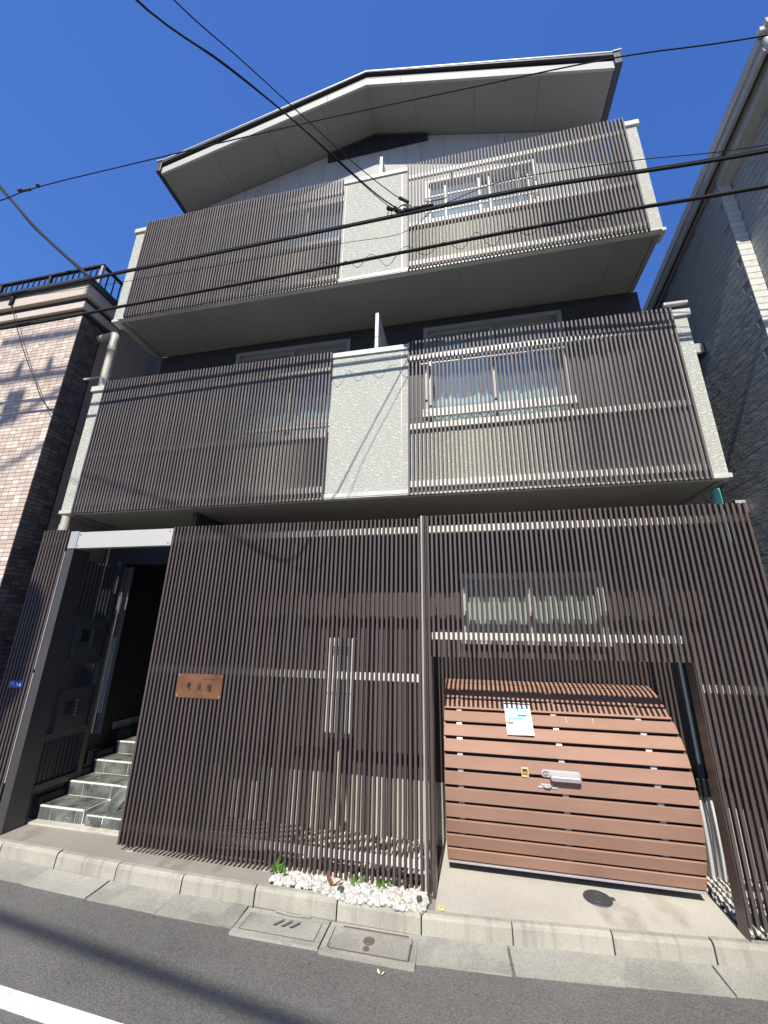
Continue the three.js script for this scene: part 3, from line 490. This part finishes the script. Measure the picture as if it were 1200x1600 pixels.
  part(S, 'warning_sticker', plane(.052, .066), mat(1, 1, 1, .5, { map: st }), [1.705, .868, -.2035], [-.10, 0, 0]);
  const nt = print(.205, .255, 2400, (g, w, hh) => {
    g.fillStyle = '#f7fafc'; g.fillRect(0, 0, w, hh); g.fillStyle = '#5fb0dc'; g.fillRect(.10, .03, .066, .004); g.fillRect(.10, .032, .066, .075);
    g.fillStyle = '#cfeaf6'; g.fillRect(.108, .038, .05, .05); g.fillStyle = '#2b78b5'; g.fillRect(.10, .088, .066, .014);
    g.fillStyle = '#9cc9ea'; g.fillRect(.022, .112, .115, .022); g.fillStyle = '#4a6f92'; for (let i = 0; i < 9; i++) g.fillRect(.026 + i * .0125, .117, .008 - .003 * (i % 3), .010);
    g.fillStyle = '#5c6470'; for (let r = 0; r < 4; r++) for (let i = 0; i < 13; i++) if (hash(i, r, 7) > .3) g.fillRect(.024 + i * .0125, .146 + r * .017, .0095 - .004 * hash(i, r, 8), .0055);
    g.fillStyle = '#e7b7d8'; g.fillRect(.022, .212, .162, .011); g.fillStyle = '#b277a6'; for (let i = 0; i < 11; i++) g.fillRect(.026 + i * .014, .215, .009 - .004 * hash(i, 2, 9), .004);
    g.fillStyle = '#8a8f96'; for (let i = 0; i < 10; i++) g.fillRect(.024 + i * .0125, .232, .009, .004);
    g.strokeStyle = '#8fa0ae'; g.lineWidth = .001; g.strokeRect(.012, .012, w - .024, hh - .024);
  });
  const n = thing('notice_sheet', 'white printed notice taped to the top of the brown shed', 'notice', [1.70, 1.22, -.33]);
  const ng = new THREE.PlaneGeometry(.205, .255, 6, 10); { const p = ng.attributes.position; for (let i = 0; i < p.count; i++) p.setZ(i, .006 * Math.sin(p.getX(i) * 22) * (.5 - p.getY(i) * 2) + .003 * Math.sin(p.getY(i) * 40)); ng.computeVertexNormals(); }
  const A = [1.085, -.268], C = [1.312, -.449], ang = Math.atan2(C[1] - A[1], C[0] - A[0]);
  part(n, 'paper', ng, mat(1, 1, 1, .7, { map: nt, side: THREE.DoubleSide }), [1.703, (A[0] + C[0]) / 2 + .006, (A[1] + C[1]) / 2 + .012], [ang, 0, 0]);
  part(n, 'clear_sleeve_edge', new THREE.BoxGeometry(.213, .008, .003), mat(.55, .58, .56, .2), [1.703, 1.316, -.438], [ang, 0, 0]);
  part(S, 'tape_strip', merge([new THREE.BoxGeometry(.004, .05, .002).rotateX(-.6).translate(2.07, 1.218, -.352), new THREE.BoxGeometry(.004, .05, .002).rotateX(-.6).translate(2.27, 1.218, -.352)]), M.white);
}

// ───────────────────────── plates on the fence ─────────────────────────
{
  const w = .456, h = .2, P = thing('name_plaque', 'copper name plaque screwed to the slatted fence', 'plaque', [-1.045, 1.39, .004]);
  part(P, 'plate', box(-1.273, -.817, 1.29, 1.49, .0005, .005, .001), M.copper);
  // three brushed characters, drawn stroke by stroke (unit square, y down)
  const CH = [
    [[[.5, .02], [.5, .14]], [[.2, .15], [.82, .15]], [[.34, .18], [.40, .28]], [[.66, .18], [.60, .28]], [[.12, .30], [.9, .30]], [[.24, .38], [.24, .66]], [[.24, .38], [.76, .38], [.76, .66]], [[.24, .52], [.76, .52]], [[.24, .66], [.76, .66]], [[.5, .36], [.5, .84], [.56, .92], [.86, .92], [.9, .78]]],
    [[[.54, .0], [.44, .1]], [[.26, .13], [.26, .44]], [[.26, .13], [.74, .13], [.74, .44]], [[.26, .28], [.74, .28]], [[.26, .44], [.74, .44]], [[.5, .46], [.5, .94], [.42, .88]], [[.14, .58], [.40, .58], [.30, .76], [.10, .88]], [[.84, .52], [.62, .66]], [[.54, .60], [.70, .80], [.94, .90]]],
    [[[.52, .0], [.54, .10]], [[.12, .13], [.92, .13]], [[.18, .13], [.17, .5], [.04, .96]], [[.30, .28], [.90, .28]], [[.58, .18], [.46, .34], [.26, .48]], [[.60, .28], [.74, .42], [.94, .5]], [[.38, .48], [.38, .80]], [[.38, .48], [.80, .48], [.80, .80]], [[.38, .64], [.80, .64]], [[.38, .80], [.80, .80]], [[.58, .42], [.58, .90], [.64, .95], [.90, .95], [.92, .86]]],
  ];
  const t = print(w, h, 2200, (g) => {
    g.clearRect(0, 0, w, h);
    g.strokeStyle = '#1c0f08'; g.lineCap = 'round'; g.lineJoin = 'round';
    [[.100, .070], [.206, .073], [.308, .079]].forEach(([ox, oy], c) => { for (const st of CH[c]) { g.lineWidth = .0052 + .0014 * hash(c, Math.round(st[0][0] * 99), 3); g.beginPath(); st.forEach(([x, y], i) => (i ? g.lineTo(ox + x * .052, oy + y * .066) : g.moveTo(ox + x * .052, oy + y * .066))); g.stroke(); } });
    g.fillStyle = '#3a2418'; let x = .250; for (let i = 0; i < 18; i++) { const cw = .0036 + .004 * hash(i, 1, 5); if (i !== 7 && i !== 10) g.fillRect(x, .0385 - (hash(i, 2, 5) > .6 ? .003 : 0), cw * .8, .0055 + (hash(i, 2, 5) > .6 ? .003 : 0)); x += cw + .0018; }
  });
  // the lettering is an engraved, dark-filled skin that lies on the plate
  const im = mat(1, 1, 1, .6, { map: t, transparent: true, alphaTest: .4 });
  part(P, 'lettering', plane(w, h), im, [-1.045, 1.39, .0056]);
  for (const [x, y] of [[-1.256, 1.473], [-.834, 1.473], [-1.256, 1.307], [-.834, 1.307]]) part(P, 'screw', new THREE.SphereGeometry(.0065, 10, 6, 0, 6.3, 0, 1.57).rotateX(Math.PI / 2), M.screw, [x, y, .005]);

  const A = thing('address_plate', 'small blue street number plate on the left slatted fence', 'address plate', [-3.07, 1.328, .003]);
  part(A, 'plate', box(-3.152, -2.988, 1.294, 1.364, .0005, .004, .001), mat(.02, .10, .32, .35));
  const at = print(.162, .068, 4000, (g, ww, hh) => { g.fillStyle = '#123a86'; g.fillRect(0, 0, ww, hh); g.fillStyle = '#eaf3ff'; g.font = 'bold .042px sans-serif'; g.save(); g.scale(.001, .001); g.font = 'bold 44px sans-serif'; g.fillText('3-4', 78, 51); g.font = '13px sans-serif'; g.restore(); g.fillStyle = '#9fc0ee'; for (let r = 0; r < 3; r++) for (let i = 0; i < 4; i++) if (hash(i, r, 4) > .15) g.fillRect(.010 + i * .013, .012 + r * .018, .010 - .003 * hash(i, r, 6), .011); });
  part(A, 'number_print', plane(.162, .068), mat(1, 1, 1, .4, { map: at }), [-3.07, 1.329, .0046]);
}

// ───────────────────────── things behind the fence ─────────────────────────
{
  const W = thing('water_heater', 'white wall hung water heater seen through the fence slats', 'water heater', [.05, .9, -.74]);
  part(W, 'casing', box(-.09, .19, .90, 1.815, WZ + .012, -.66, .012), M.enamel);
  part(W, 'flue_grille', merge([0, 1, 2, 3].map((i) => box(-.06, .16, 1.72 - i * .022, 1.73 - i * .022, -.662, -.655))), M.aluDark);
  part(W, 'panel_seam', box(-.088, .188, 1.29, 1.297, -.6605, -.658), M.aluDark);
  for (const [x, y] of [[-.03, .5], [.05, .42], [.12, .5]]) part(W, 'pipe', tube([[x, .91, -.74], [x, .75, -.74], [x, y, -.75], [x + .02, .2, -.78]], .014, 14, 8), M.pipe);
  const D = thing('pipe_cover', 'dark duct with pale pipes beside the shed against the wall', 'pipe cover', [3.18, .5, -.76]);
  part(D, 'cover', merge([box(3.10, 3.16, .78, 2.6, WZ + .004, -.72, .01), box(3.18, 3.23, .78, 2.6, WZ + .004, -.73, .01)]), mat(.06, .075, .09, .5));
  part(D, 'cover_end', box(3.08, 3.25, .66, .785, WZ + .004, -.70, .008), M.black);
  for (const [x, r] of [[3.095, .026], [3.16, .030], [3.23, .024]]) part(D, 'pipe', tube([[x, .67, -.765], [x + .01, .5, -.75], [x + .005, .3, -.75], [x, .1, -.77]], r, 18, 10), M.enamel);
  single('downpipe', 'pale turquoise downpipe between the two houses on the right', 'downpipe', merge([cyl(.032, .032, 3.0, 18).translate(3.49, 1.606, -.31), cyl(.038, .038, .06, 18).translate(3.49, 1.9, -.31)]), M.teal);
}
{
  const P = thing('downpipe', 'cream downpipe in the gap beside the pink tiled house', 'downpipe', [-3.315, .1, -.25]);
  part(P, 'pipe', cyl(.052, .052, 5.55, 20), M.pipe, [-3.315, 2.9, -.25]);
  part(P, 'elbow', tube([[-3.315, 5.62, -.25], [-3.315, 5.74, -.25], [-3.345, 5.80, -.26], [-3.42, 5.82, -.28], [-3.64, 5.82, -.3]], .053, 20, 14), M.pipe);
  for (const y of [5.55, 4.3, 3.0, 1.7]) part(P, 'socket', cyl(.059, .059, .07, 20), M.pipe, [-3.315, y, -.25]);
  part(P, 'strap', merge([box(-3.65, -3.26, 5.10, 5.125, -.262, -.238)]), M.pipe);
}

// ───────────────────────── left neighbour ─────────────────────────
{
  const N = thing('tiled_house', 'pink mosaic tiled house on the left with a dark roof railing', 'house', [-6, 0, -1]);
  const X = -3.66;
  part(N, 'wall', box(-12, X - .012, 0, 6.0, -.33, -.012), M.tileJoint);
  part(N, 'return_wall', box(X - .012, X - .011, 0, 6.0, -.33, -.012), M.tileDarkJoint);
  part(N, 'side_wall', merge([box(-12, X - .03, 0, 6.35, -9, -.331)]), M.beige);
  part(N, 'wall_joint', merge([box(X - .031, X - .027, 5.0, 5.004, -8, -.34), box(X - .031, X - .027, 3.2, 3.204, -8, -.34), box(X - .031, X - .027, 0, 6.3, -1.204, -1.2)]), M.brownWall);
  const tg = new RoundedBoxGeometry(.094, .0445, .012, 1, .003); uvm(tg);
  const place = [], c = new THREE.Color();
  for (let j = 0; j < 132; j++) for (let i = 0; i < 30; i++) { const y = .1 + j * .0493 - .02, x = X - .047 - i * .0995 - (j % 2 ? .0 : .0497) * 0 ; if (y > 5.98) continue; place.push([x, y, -.006]); }
  const pal = [[.75, .60, .485], [.83, .70, .57], [.67, .52, .42], [.90, .80, .665], [.72, .57, .465], [.77, .62, .505]];
  const tm = mat(1, 1, 1, .55, { map: T.plaster });
  const im = new THREE.InstancedMesh(tg, tm, place.length), m4 = new THREE.Matrix4(), q0 = new THREE.Quaternion(), one = new THREE.Vector3(1, 1, 1);
  place.forEach(([x, y, z], i) => { q0.setFromEuler(new THREE.Euler(rr(-.006, .006), rr(-.006, .006), 0)); m4.compose(new THREE.Vector3(x, y, z + rr(-.001, .001)).sub(world.get(N)), q0, one); im.setMatrixAt(i, m4); const p = pal[Math.floor(Math.pow(rnd(), 1.2) * 6)], k = rr(.9, 1.08); im.setColorAt(i, c.setRGB(p[0] * k, p[1] * k, p[2] * k)); });
  im.name = 'wall_tiles'; im.userData = { kind: 'stuff' }; im.castShadow = im.receiveShadow = true; N.add(im);
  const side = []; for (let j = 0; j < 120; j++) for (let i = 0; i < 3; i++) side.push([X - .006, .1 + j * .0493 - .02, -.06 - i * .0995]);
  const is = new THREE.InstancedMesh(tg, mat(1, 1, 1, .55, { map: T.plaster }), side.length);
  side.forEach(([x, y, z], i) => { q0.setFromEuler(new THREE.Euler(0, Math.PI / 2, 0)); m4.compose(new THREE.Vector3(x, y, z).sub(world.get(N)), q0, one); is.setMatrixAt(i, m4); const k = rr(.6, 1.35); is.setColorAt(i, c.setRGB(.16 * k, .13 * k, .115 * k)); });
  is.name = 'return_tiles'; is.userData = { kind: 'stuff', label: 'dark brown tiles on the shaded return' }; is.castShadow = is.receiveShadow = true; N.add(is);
  // stepped cornice
  const corn = [[6.0, 6.05, .015, M.tileDarkJoint], [6.05, 6.15, .055, mat(.70, .60, .51, .7, { map: T.soft })], [6.15, 6.225, .045, M.tileDarkJoint], [6.225, 6.40, .10, mat(.70, .59, .50, .7, { map: T.soft })], [6.40, 6.495, .135, M.roofMetal]];
  for (const [a, b, o, m] of corn) part(N, 'cornice', merge([box(-12, X + o, a + .001, b, -.33, o), box(X - .2, X + o, a + .001, b, -.5, -.3305)]), m);
  part(N, 'roof', box(-12, X - .05, 6.35, 6.40, -9, -.502), M.roofMetal);
  const rl = part(N, 'railing', merge([box(-12, X + .0, 6.955, 6.99, -.12, -.075, .004), box(-12, X, 6.60, 6.625, -.11, -.085), box(X - .045, X, 6.955, 6.99, -2.5, -.1205, .004), box(X - .03, X - .01, 6.60, 6.625, -2.5, -.1105)]), M.rubber);
  const pb = bar(.014, .36, .014), pp = bar(.04, .5, .04);
  for (let x = X - .12, i = 1; x > -7.2; x -= .105, i++) part(rl, i % 9 === 0 ? 'rail_post' : 'baluster', i % 9 === 0 ? pp : pb, i % 9 === 0 ? M.aluDark : M.rubber, [x, i % 9 === 0 ? 6.72 : 6.78, -.098]);
  for (let z = -.2; z > -2.4; z -= .105) part(rl, 'baluster', pb, M.rubber, [X - .02, 6.78, z]);
  part(rl, 'rail_post', pp, M.alu, [X - .02, 6.74, -.098]);
}

// ───────────────────────── right neighbour ─────────────────────────
{
  const N = thing('brick_house', 'pale brick clad house on the right, its side wall in shade', 'house', [6, 0, -2]);
  const X1 = 4.05, X2 = 4.165, Z1 = -.065, CH = .0725, TOP = 6.62;
  const vy = (z, y0) => y0 + (z + 1.72) * .168;
  const beam = (x0, x1, a, b, z0, z1) => prismX([[z0, vy(z0, a)], [z1, vy(z1, a)], [z1, vy(z1, b)], [z0, vy(z0, b)]], x0, x1);
  const body = (x0, z0, z1) => prismX([[z0, 0], [z1, 0], [z1, vy(z1, 6.15)], [z0, vy(z0, 6.15)]], x0, 9);
  part(N, 'wall', body(X1 + .012, -9, Z1 - .012), mat(.30, .29, .27, .9)); part(N, 'wall', body(X2 + .012, Z1 - .0115, .84), mat(.30, .29, .27, .9));
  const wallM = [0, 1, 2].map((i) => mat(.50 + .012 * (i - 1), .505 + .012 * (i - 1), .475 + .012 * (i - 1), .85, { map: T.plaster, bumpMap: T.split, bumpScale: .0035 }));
  const gs = [0, 1, 2, 3].map(() => box(-.006, .006, -.0342, .0342, -.1494, .1494, .0012));
  const gp = [0, 1].map(() => box(-.0575, .0575, -.0342, .0342, -.006, .006, .0025)), gf = [0, 1].map(() => box(-.006, .006, -.0342, .0342, -.149, .149, .0025));
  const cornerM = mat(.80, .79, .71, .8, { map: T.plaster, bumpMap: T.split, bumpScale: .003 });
  let n = 0; const rest = [];
  for (let j = 0; j < 91; j++) {
    const y = .04 + j * CH, off = (j % 2) * .15 + (j % 5) * .031;
    for (let i = 0; i < 30; i++) {
      const z = Z1 - .149 - i * .30 - off + .18; const zf = z + .149; let g = gs[(i * 7 + j * 3) & 3];
      if (z < -8.6 || y > vy(z - .15, 6.13) - .04) continue;
      const near = z > -1.6 && y > 1.9 && y < 6.2;
      if (zf > Z1) { const l = .298 - (zf - Z1); if (l < .03) continue; const gg = box(X1, X1 + .012, y - .0342, y + .0342, z - .149, Z1 - .001, .0025); rest.push(gg); continue; }
      if (near && n < 290) { n++; part(N, 'brick', g, wallM[(i + j) % 3], [X1 + .006 + rr(-.0003, .0003), y, z]); }
      else rest.push(g.clone().translate(X1 + .006 + rr(-.0003, .0003), y, z));
    }
    if (y > 6.36) continue;
    part(N, 'corner_brick', gp[j & 1], cornerM, [X1 + .058, y, Z1 - .005]);
    for (let i = 0; i < 4; i++) rest.push(gf[i & 1].clone().translate(X2 + .006 + rr(-.001, .001), y, Z1 + .155 + i * .3 - (j % 2) * .06));
  }
  const rm = part(N, 'brickwork', merge(rest), wallM[1]); rm.userData.kind = 'stuff';
  // verge that climbs towards the street
  part(N, 'roof', beam(3.965, 9, 6.275, 6.33, -9, .95), M.alu);
  part(N, 'verge_board', beam(3.965, 3.995, 6.12, 6.274, -9, .85), M.upper);
  part(N, 'verge_trim', beam(3.95, 3.9645, 6.20, 6.29, -9, .86), M.alu);
  part(N, 'soffit', beam(3.996, 4.3, 6.151, 6.19, -9, .84), M.upper);
  part(N, 'soffit_strip', beam(4.005, 4.03, 6.13, 6.1505, -9, .84), M.aluDark);
  part(N, 'wall_lintel', beam(X1 + .002, X2 + .1, 6.03, 6.15, Z1 + .001, .83), M.upper);
  part(N, 'gutter_end', merge([box(3.935, 3.99, 6.69, 6.745, .862, .92, .01), tube([[3.99, 6.66, .87], [4.01, 6.58, .86], [4.06, 6.5, .82]], .032, 10, 10)]), M.white);
  part(N, 'vent_hood', merge([box(3.945, X1 + .002, 4.88, 5.02, -.945, -.84, .006)]), M.aluDark); part(N, 'vent_hood', merge([box(3.945, X1 + .002, 3.03, 3.17, -.955, -.845, .006)]), M.aluDark); part(N, 'vent_hood', merge([box(3.945, X1 + .002, 5.90, 6.05, -1.90, -1.78, .006)]), M.aluDark);
  part(N, 'vent_face', merge([box(3.945, 4.03, 3.05, 3.165, -.8445, -.842), box(3.945, 4.03, 4.90, 5.015, -.8395, -.837)]), M.alu);
}

// ───────────────────────── cables ─────────────────────────
{
  const far = (p, q, t) => [lerp(p[0], q[0], t), lerp(p[1], q[1], t), lerp(p[2], q[2], t)];
  const up = thing('overhead_cable', 'upper of the two thick black cables across the facade, with splice fittings', 'cable', [.9, 5.56, .8], 'thick cables along the street');
  const U = [[-14, 6.3, .95], [-9, 5.75, .88], [-3.777, 5.493, .8], [-1.9, 5.51, .8], [.733, 5.545, .8], [1.984, 5.565, .8], [3.762, 5.47, .8], [9, 5.7, .75], [14, 6.2, .7]];
  part(up, 'sheath', tube(U, .0125, 160, 9), M.rubber);
  part(up, 'messenger_wire', tube(U.map(([x, y, z]) => [x, y + .026, z]), .005, 160, 6), M.rubber);
  const sp = []; for (const [x, y, r, h, a] of [[.86, .06, .022, .10, .5], [.90, .035, .026, .07, 1.2], [.97, .045, .022, .11, 1.45], [1.05, .05, .018, .08, 1.5], [1.12, .052, .016, .06, 1.5], [1.17, .052, .016, .05, 1.5], [.79, .11, .020, .06, .9], [.92, .19, .016, .11, .8]]) sp.push(cyl(r, r * .8, h, 9).rotateZ(a).translate(x, 5.548 + y, .8));
  part(up, 'splice_fitting', merge(sp), M.rubber);
  part(up, 'jumper_wire', merge([tube([[.80, 5.66, .8], [.84, 5.60, .82], [.92, 5.63, .83], [.98, 5.60, .8]], .005, 20, 6), tube([[.9, 5.68, .8], [.97, 5.66, .8], [1.0, 5.58, .8]], .005, 16, 6), tube([[1.1, 5.56, .8], [1.14, 5.64, .8], [1.3, 5.655, .8], [1.31, 5.665, .8]], .005, 20, 6), tube([[.78, 5.64, .8], [.77, 5.57, .81], [.80, 5.56, .81], [.81, 5.63, .8]], .004, 16, 5)]), M.rubber);
  const lo = thing('overhead_cable', 'lower of the two thick black cables, with a wire looped around it', 'cable', [.9, 5.27, .66], 'thick cables along the street');
  const Lc = [[-14, 6.0, .8], [-9, 5.42, .74], [-3.852, 5.179, .66], [-1.949, 5.206, .66], [-.328, 5.236, .66], [.709, 5.262, .66], [1.978, 5.290, .66], [2.8, 5.299, .66], [3.809, 5.285, .66], [9, 5.5, .6], [14, 6, .55]];
  part(lo, 'sheath', tube(Lc, .0150, 180, 9), M.rubber);
  const lc = new THREE.CatmullRomCurve3(Lc.map((p) => new THREE.Vector3(...p)));
  const wave = []; for (let i = 0; i <= 420; i++) { const t = lerp(.36, .69, i / 420), p = lc.getPoint(t), ph = i / 420 * Math.PI * 2 * 13 + .7 * Math.sin(i * .05), am = .062 + .022 * Math.sin(i * .071 + 1); wave.push([p.x, p.y - .012 + am * Math.sin(ph) - .014, p.z + am * .6 * Math.cos(ph)]); }
  part(lo, 'looped_wire', new THREE.TubeGeometry(new THREE.CatmullRomCurve3(wave.map((p) => new THREE.Vector3(...p))), 900, .0026, 5), M.rubber);
  const d1 = single('drop_cable', 'thicker of the two cables dropping from upper left to the splice', 'cable', merge([tube([[.86, 5.64, .8], [.72, 5.56, 1.0], [.46, 5.47, 1.4], [.2, 5.38, 1.8], [-.03, 5.27, 2.14], [-.29, 5.14, 2.5], [-1.0, 5.95, 3.1], [-1.9, 7.1, 3.8], [-3.6, 9.2, 5.3]], .006, 90, 7), tube([[.84, 5.61, .8], [.70, 5.54, 1.02], [.44, 5.46, 1.42], [.205, 5.375, 1.8], [-.03, 5.27, 2.15], [-.30, 5.145, 2.5], [-1.0, 5.97, 3.1], [-1.9, 7.12, 3.8], [-3.6, 9.22, 5.3]], .003, 90, 6)]), M.rubber);
  const d2 = single('drop_cable', 'thinner of the two cables dropping from upper left, right of the other', 'cable', tube([[.97, 5.60, .8], [.955, 5.66, .82], [.88, 5.60, .93], [.62, 5.48, 1.3], [.30, 5.36, 1.8], [.12, 5.21, 2.15], [-.06, 5.05, 2.5], [-.9, 5.95, 3.1], [-1.8, 7.1, 3.8], [-3.6, 9.0, 5.3]], .0036, 100, 6), M.rubber);
  const hw = thing('overhead_wire', 'thin wire crossing the sky and the gable from left to right', 'wire', [0, 6.4, 1.2]);
  part(hw, 'wire', tube([[-8, 6.6, 1.2], [-3.563, 6.40, 1.2], [-3.284, 6.46, 1.2], [-1.562, 6.449, 1.2], [.195, 6.40, 1.2], [1.475, 6.326, 1.2], [2.736, 6.235, 1.2], [3.548, 6.085, 1.2], [9, 5.6, 1.2]], .0055, 90, 6), M.rubber);
  part(hw, 'insulator', merge([new THREE.SphereGeometry(.022, 10, 8).translate(-3.08, 6.50, 1.2), cyl(.014, .014, .10, 8).rotateZ(1.45).translate(-3.22, 6.47, 1.2), cyl(.02, .02, .04, 8).rotateZ(1.2).translate(-3.32, 6.49, 1.2)]), M.stoneDark);
  single('overhead_cable', 'short thick cable running from the left edge down behind the roof railing', 'cable', merge([tube([[-9, 11.8, .1], [-6.143, 9.021, .1], [-4.883, 7.718, .1], [-3.708, 6.62, .1], [-3.52, 6.44, .08]], .022, 40, 8), tube([[-9, 11.83, .1], [-6.143, 9.06, .1], [-5.0, 7.80, .1], [-3.72, 6.66, .1], [-3.54, 6.45, .08]], .009, 40, 6)]), M.rubber);
  const lt = thing('service_wire', 'thin service wire hanging from a bracket on the pink tiled house', 'wire', [-4.84, 6.28, .1]);
  part(lt, 'wire', tube([[-4.841, 6.285, .12], [-4.62, 5.90, .12], [-4.305, 5.40, .12], [-3.95, 4.90, .12], [-3.615, 4.46, .10], [-3.45, 4.24, -.3], [-3.36, 4.05, -.9]], .0055, 50, 6), M.rubber);
  part(lt, 'bracket', merge([box(-4.87, -4.82, 6.28, 6.42, .10, .135, .004), cyl(.016, .016, .05, 8).translate(-4.842, 6.26, .13)]), M.rubber);
  single('overhead_wire', 'hair thin wire just below the upper thick cable', 'wire', tube([[-9, 6.1, .5], [-2.49, 5.772, .5], [.227, 5.738, .5], [.899, 5.732, .5], [1.2, 5.60, .78]], .0028, 60, 5), M.rubber);
  single('overhead_wire', 'hair thin wire just above the upper thick cable on the right', 'wire', tube([[1.265, 5.58, .8], [1.779, 5.717, .8], [2.807, 5.663, .8], [3.778, 5.54, .8], [9, 5.9, .8]], .0035, 60, 5), M.rubber);
}
// pole, transformer and cable run across the street: they stand outside the frame and throw the soft shadows on the left
{
  const U = thing('utility_pole', 'concrete utility pole across the street outside the frame, with a transformer', 'utility pole', [-3.71, 0, 7.0]);
  part(U, 'pole', cyl(.115, .14, 14, 18), M.conc, [-3.71, 7, 7.0]);
  part(U, 'transformer', merge([cyl(.28, .28, .74, 20), cyl(.2, .28, .08, 20).translate(0, .41, 0)]), M.conc, [-3.52, 8.66, 6.72]);
  part(U, 'terminal_box', box(-3.66, -3.36, 7.15, 8.2, 6.82, 7.0, .02), M.iron);
  part(U, 'cross_arm', box(-5.4, -3.5, 12.1, 12.17, 6.80, 6.87), M.iron); part(U, 'cross_arm', box(-5.2, -3.5, 12.75, 12.82, 6.80, 6.87), M.iron);
  part(U, 'insulator', merge([-5.2, -4.7, -4.2, -3.6].flatMap((x) => [cyl(.05, .07, .2, 10).translate(x, 12.28, 6.84)])), M.enamel);
  part(U, 'switch_box', merge([box(-4.75, -4.45, 11.5, 11.72, 6.6, 6.9), box(-5.1, -4.9, 10.9, 11.05, 6.6, 6.9)]), M.iron);
  part(U, 'stay_wire', merge([tube([[-3.8, 12.0, 6.9], [-4.6, 11.55, 6.9], [-5.6, 11.2, 6.9], [-8, 10.6, 6.9]], .035, 30, 7), tube([[-3.8, 11.2, 6.9], [-4.4, 10.9, 6.9], [-5.4, 10.5, 6.9], [-8, 9.9, 6.9]], .03, 30, 7)]), M.rubber);
  single('overhead_cable', 'heavy cable bundle high across the street outside the frame', 'cable', tube([[-24, 8.0, 5.3], [-6, 7.52, 7.43], [-1, 7.5, 8.02], [6, 7.5, 8.86], [24, 8.0, 11.0]], .034, 60, 8), M.rubber);
}

// ───────────────────────── weeds, leaves and stones ─────────────────────────
function blade(l, w, bend) {
  const g = new THREE.PlaneGeometry(w, l, 2, 4); const p = g.attributes.position;
  for (let i = 0; i < p.count; i++) { const t = p.getY(i) / l + .5, s = Math.sin(Math.PI * clamp(t * .92 + .08)); p.setXYZ(i, p.getX(i) * s, l * (t - .25 * bend * t * t), bend * l * .55 * t * t + Math.abs(p.getX(i)) * .35); }
  g.computeVertexNormals(); return g;
}
function weed(label, x, y, z, n, l0, l1, w) {
  const t = thing('weed', label, 'weed', [x, y, z], 'weeds at the foot of the fence');
  for (let i = 0; i < n; i++) part(t, 'leaf', blade(rr(l0, l1), rr(w * .7, w), rr(.2, .9)), M.leaf, [x + rr(-.05, .05), y + rr(0, .03), z + rr(-.03, .03)], [rr(-.1, .9), rr(0, 6.28), rr(-.5, .5)]);
}
weed('tallest green weed at the left end of the white pebbles', -.125, .11, -.005, 22, .07, .13, .030);
weed('low green weed in the middle of the white pebbles', .47, .115, .035, 16, .04, .075, .028);
weed('low green weed under the fence near the right end of the pebbles', .66, .115, .02, 16, .04, .08, .028);
weed('sparse grassy weed at the foot of the right fence by the concrete pad', 3.02, .115, -.20, 9, .05, .11, .012);
weed('small grass tuft between the shed and the right fence post', 3.14, .115, -.36, 9, .04, .09, .012);
{
  const d = thing('dry_leaf', 'curled brown dry leaf lying on the white pebbles', 'dry leaf', [.26, .14, .09]);
  part(d, 'leaf_blade', merge([blade(.10, .045, .7).rotateX(-1.2).rotateY(1.2).translate(.31, .150, .10), blade(.09, .035, .6).rotateX(-1.3).rotateY(-1.5).translate(.31, .150, .095)]), M.leafDry);
  const stone = (x, y, z, s, sy, label) => single('dark_stone', label, 'stone', gravelGeo, M.stoneDark, [x, y, z]).scale.set(s, sy, s * .8);
  stone(.372, .138, .11, .030, .036, 'dark rounded stone on the kerb between the two heaps of pebbles');
  stone(.925, .135, .105, .022, .055, 'upright dark stone at the right end of the white pebbles');
  single('fallen_leaf', 'small pale leaf lying on the asphalt below the hatch', 'leaf', merge([blade(.032, .016, .3).rotateX(-1.5).rotateY(.6).translate(.745, .006, .545), blade(.026, .011, .4).rotateX(-1.4).rotateY(-1).translate(.755, .006, .545)]), mat(.62, .56, .34, .8, { side: THREE.DoubleSide }));
}

// ───────────────────────── render ─────────────────────────
const renderer = new THREE.WebGLRenderer({ antialias: true });
renderer.setSize(768, 1024);
renderer.toneMapping = THREE.LinearToneMapping; renderer.toneMappingExposure = EXPOSURE;
renderer.outputColorSpace = THREE.SRGBColorSpace;
renderer.shadowMap.enabled = true; renderer.shadowMap.type = THREE.PCFSoftShadowMap;
renderer.render(scene, camera);
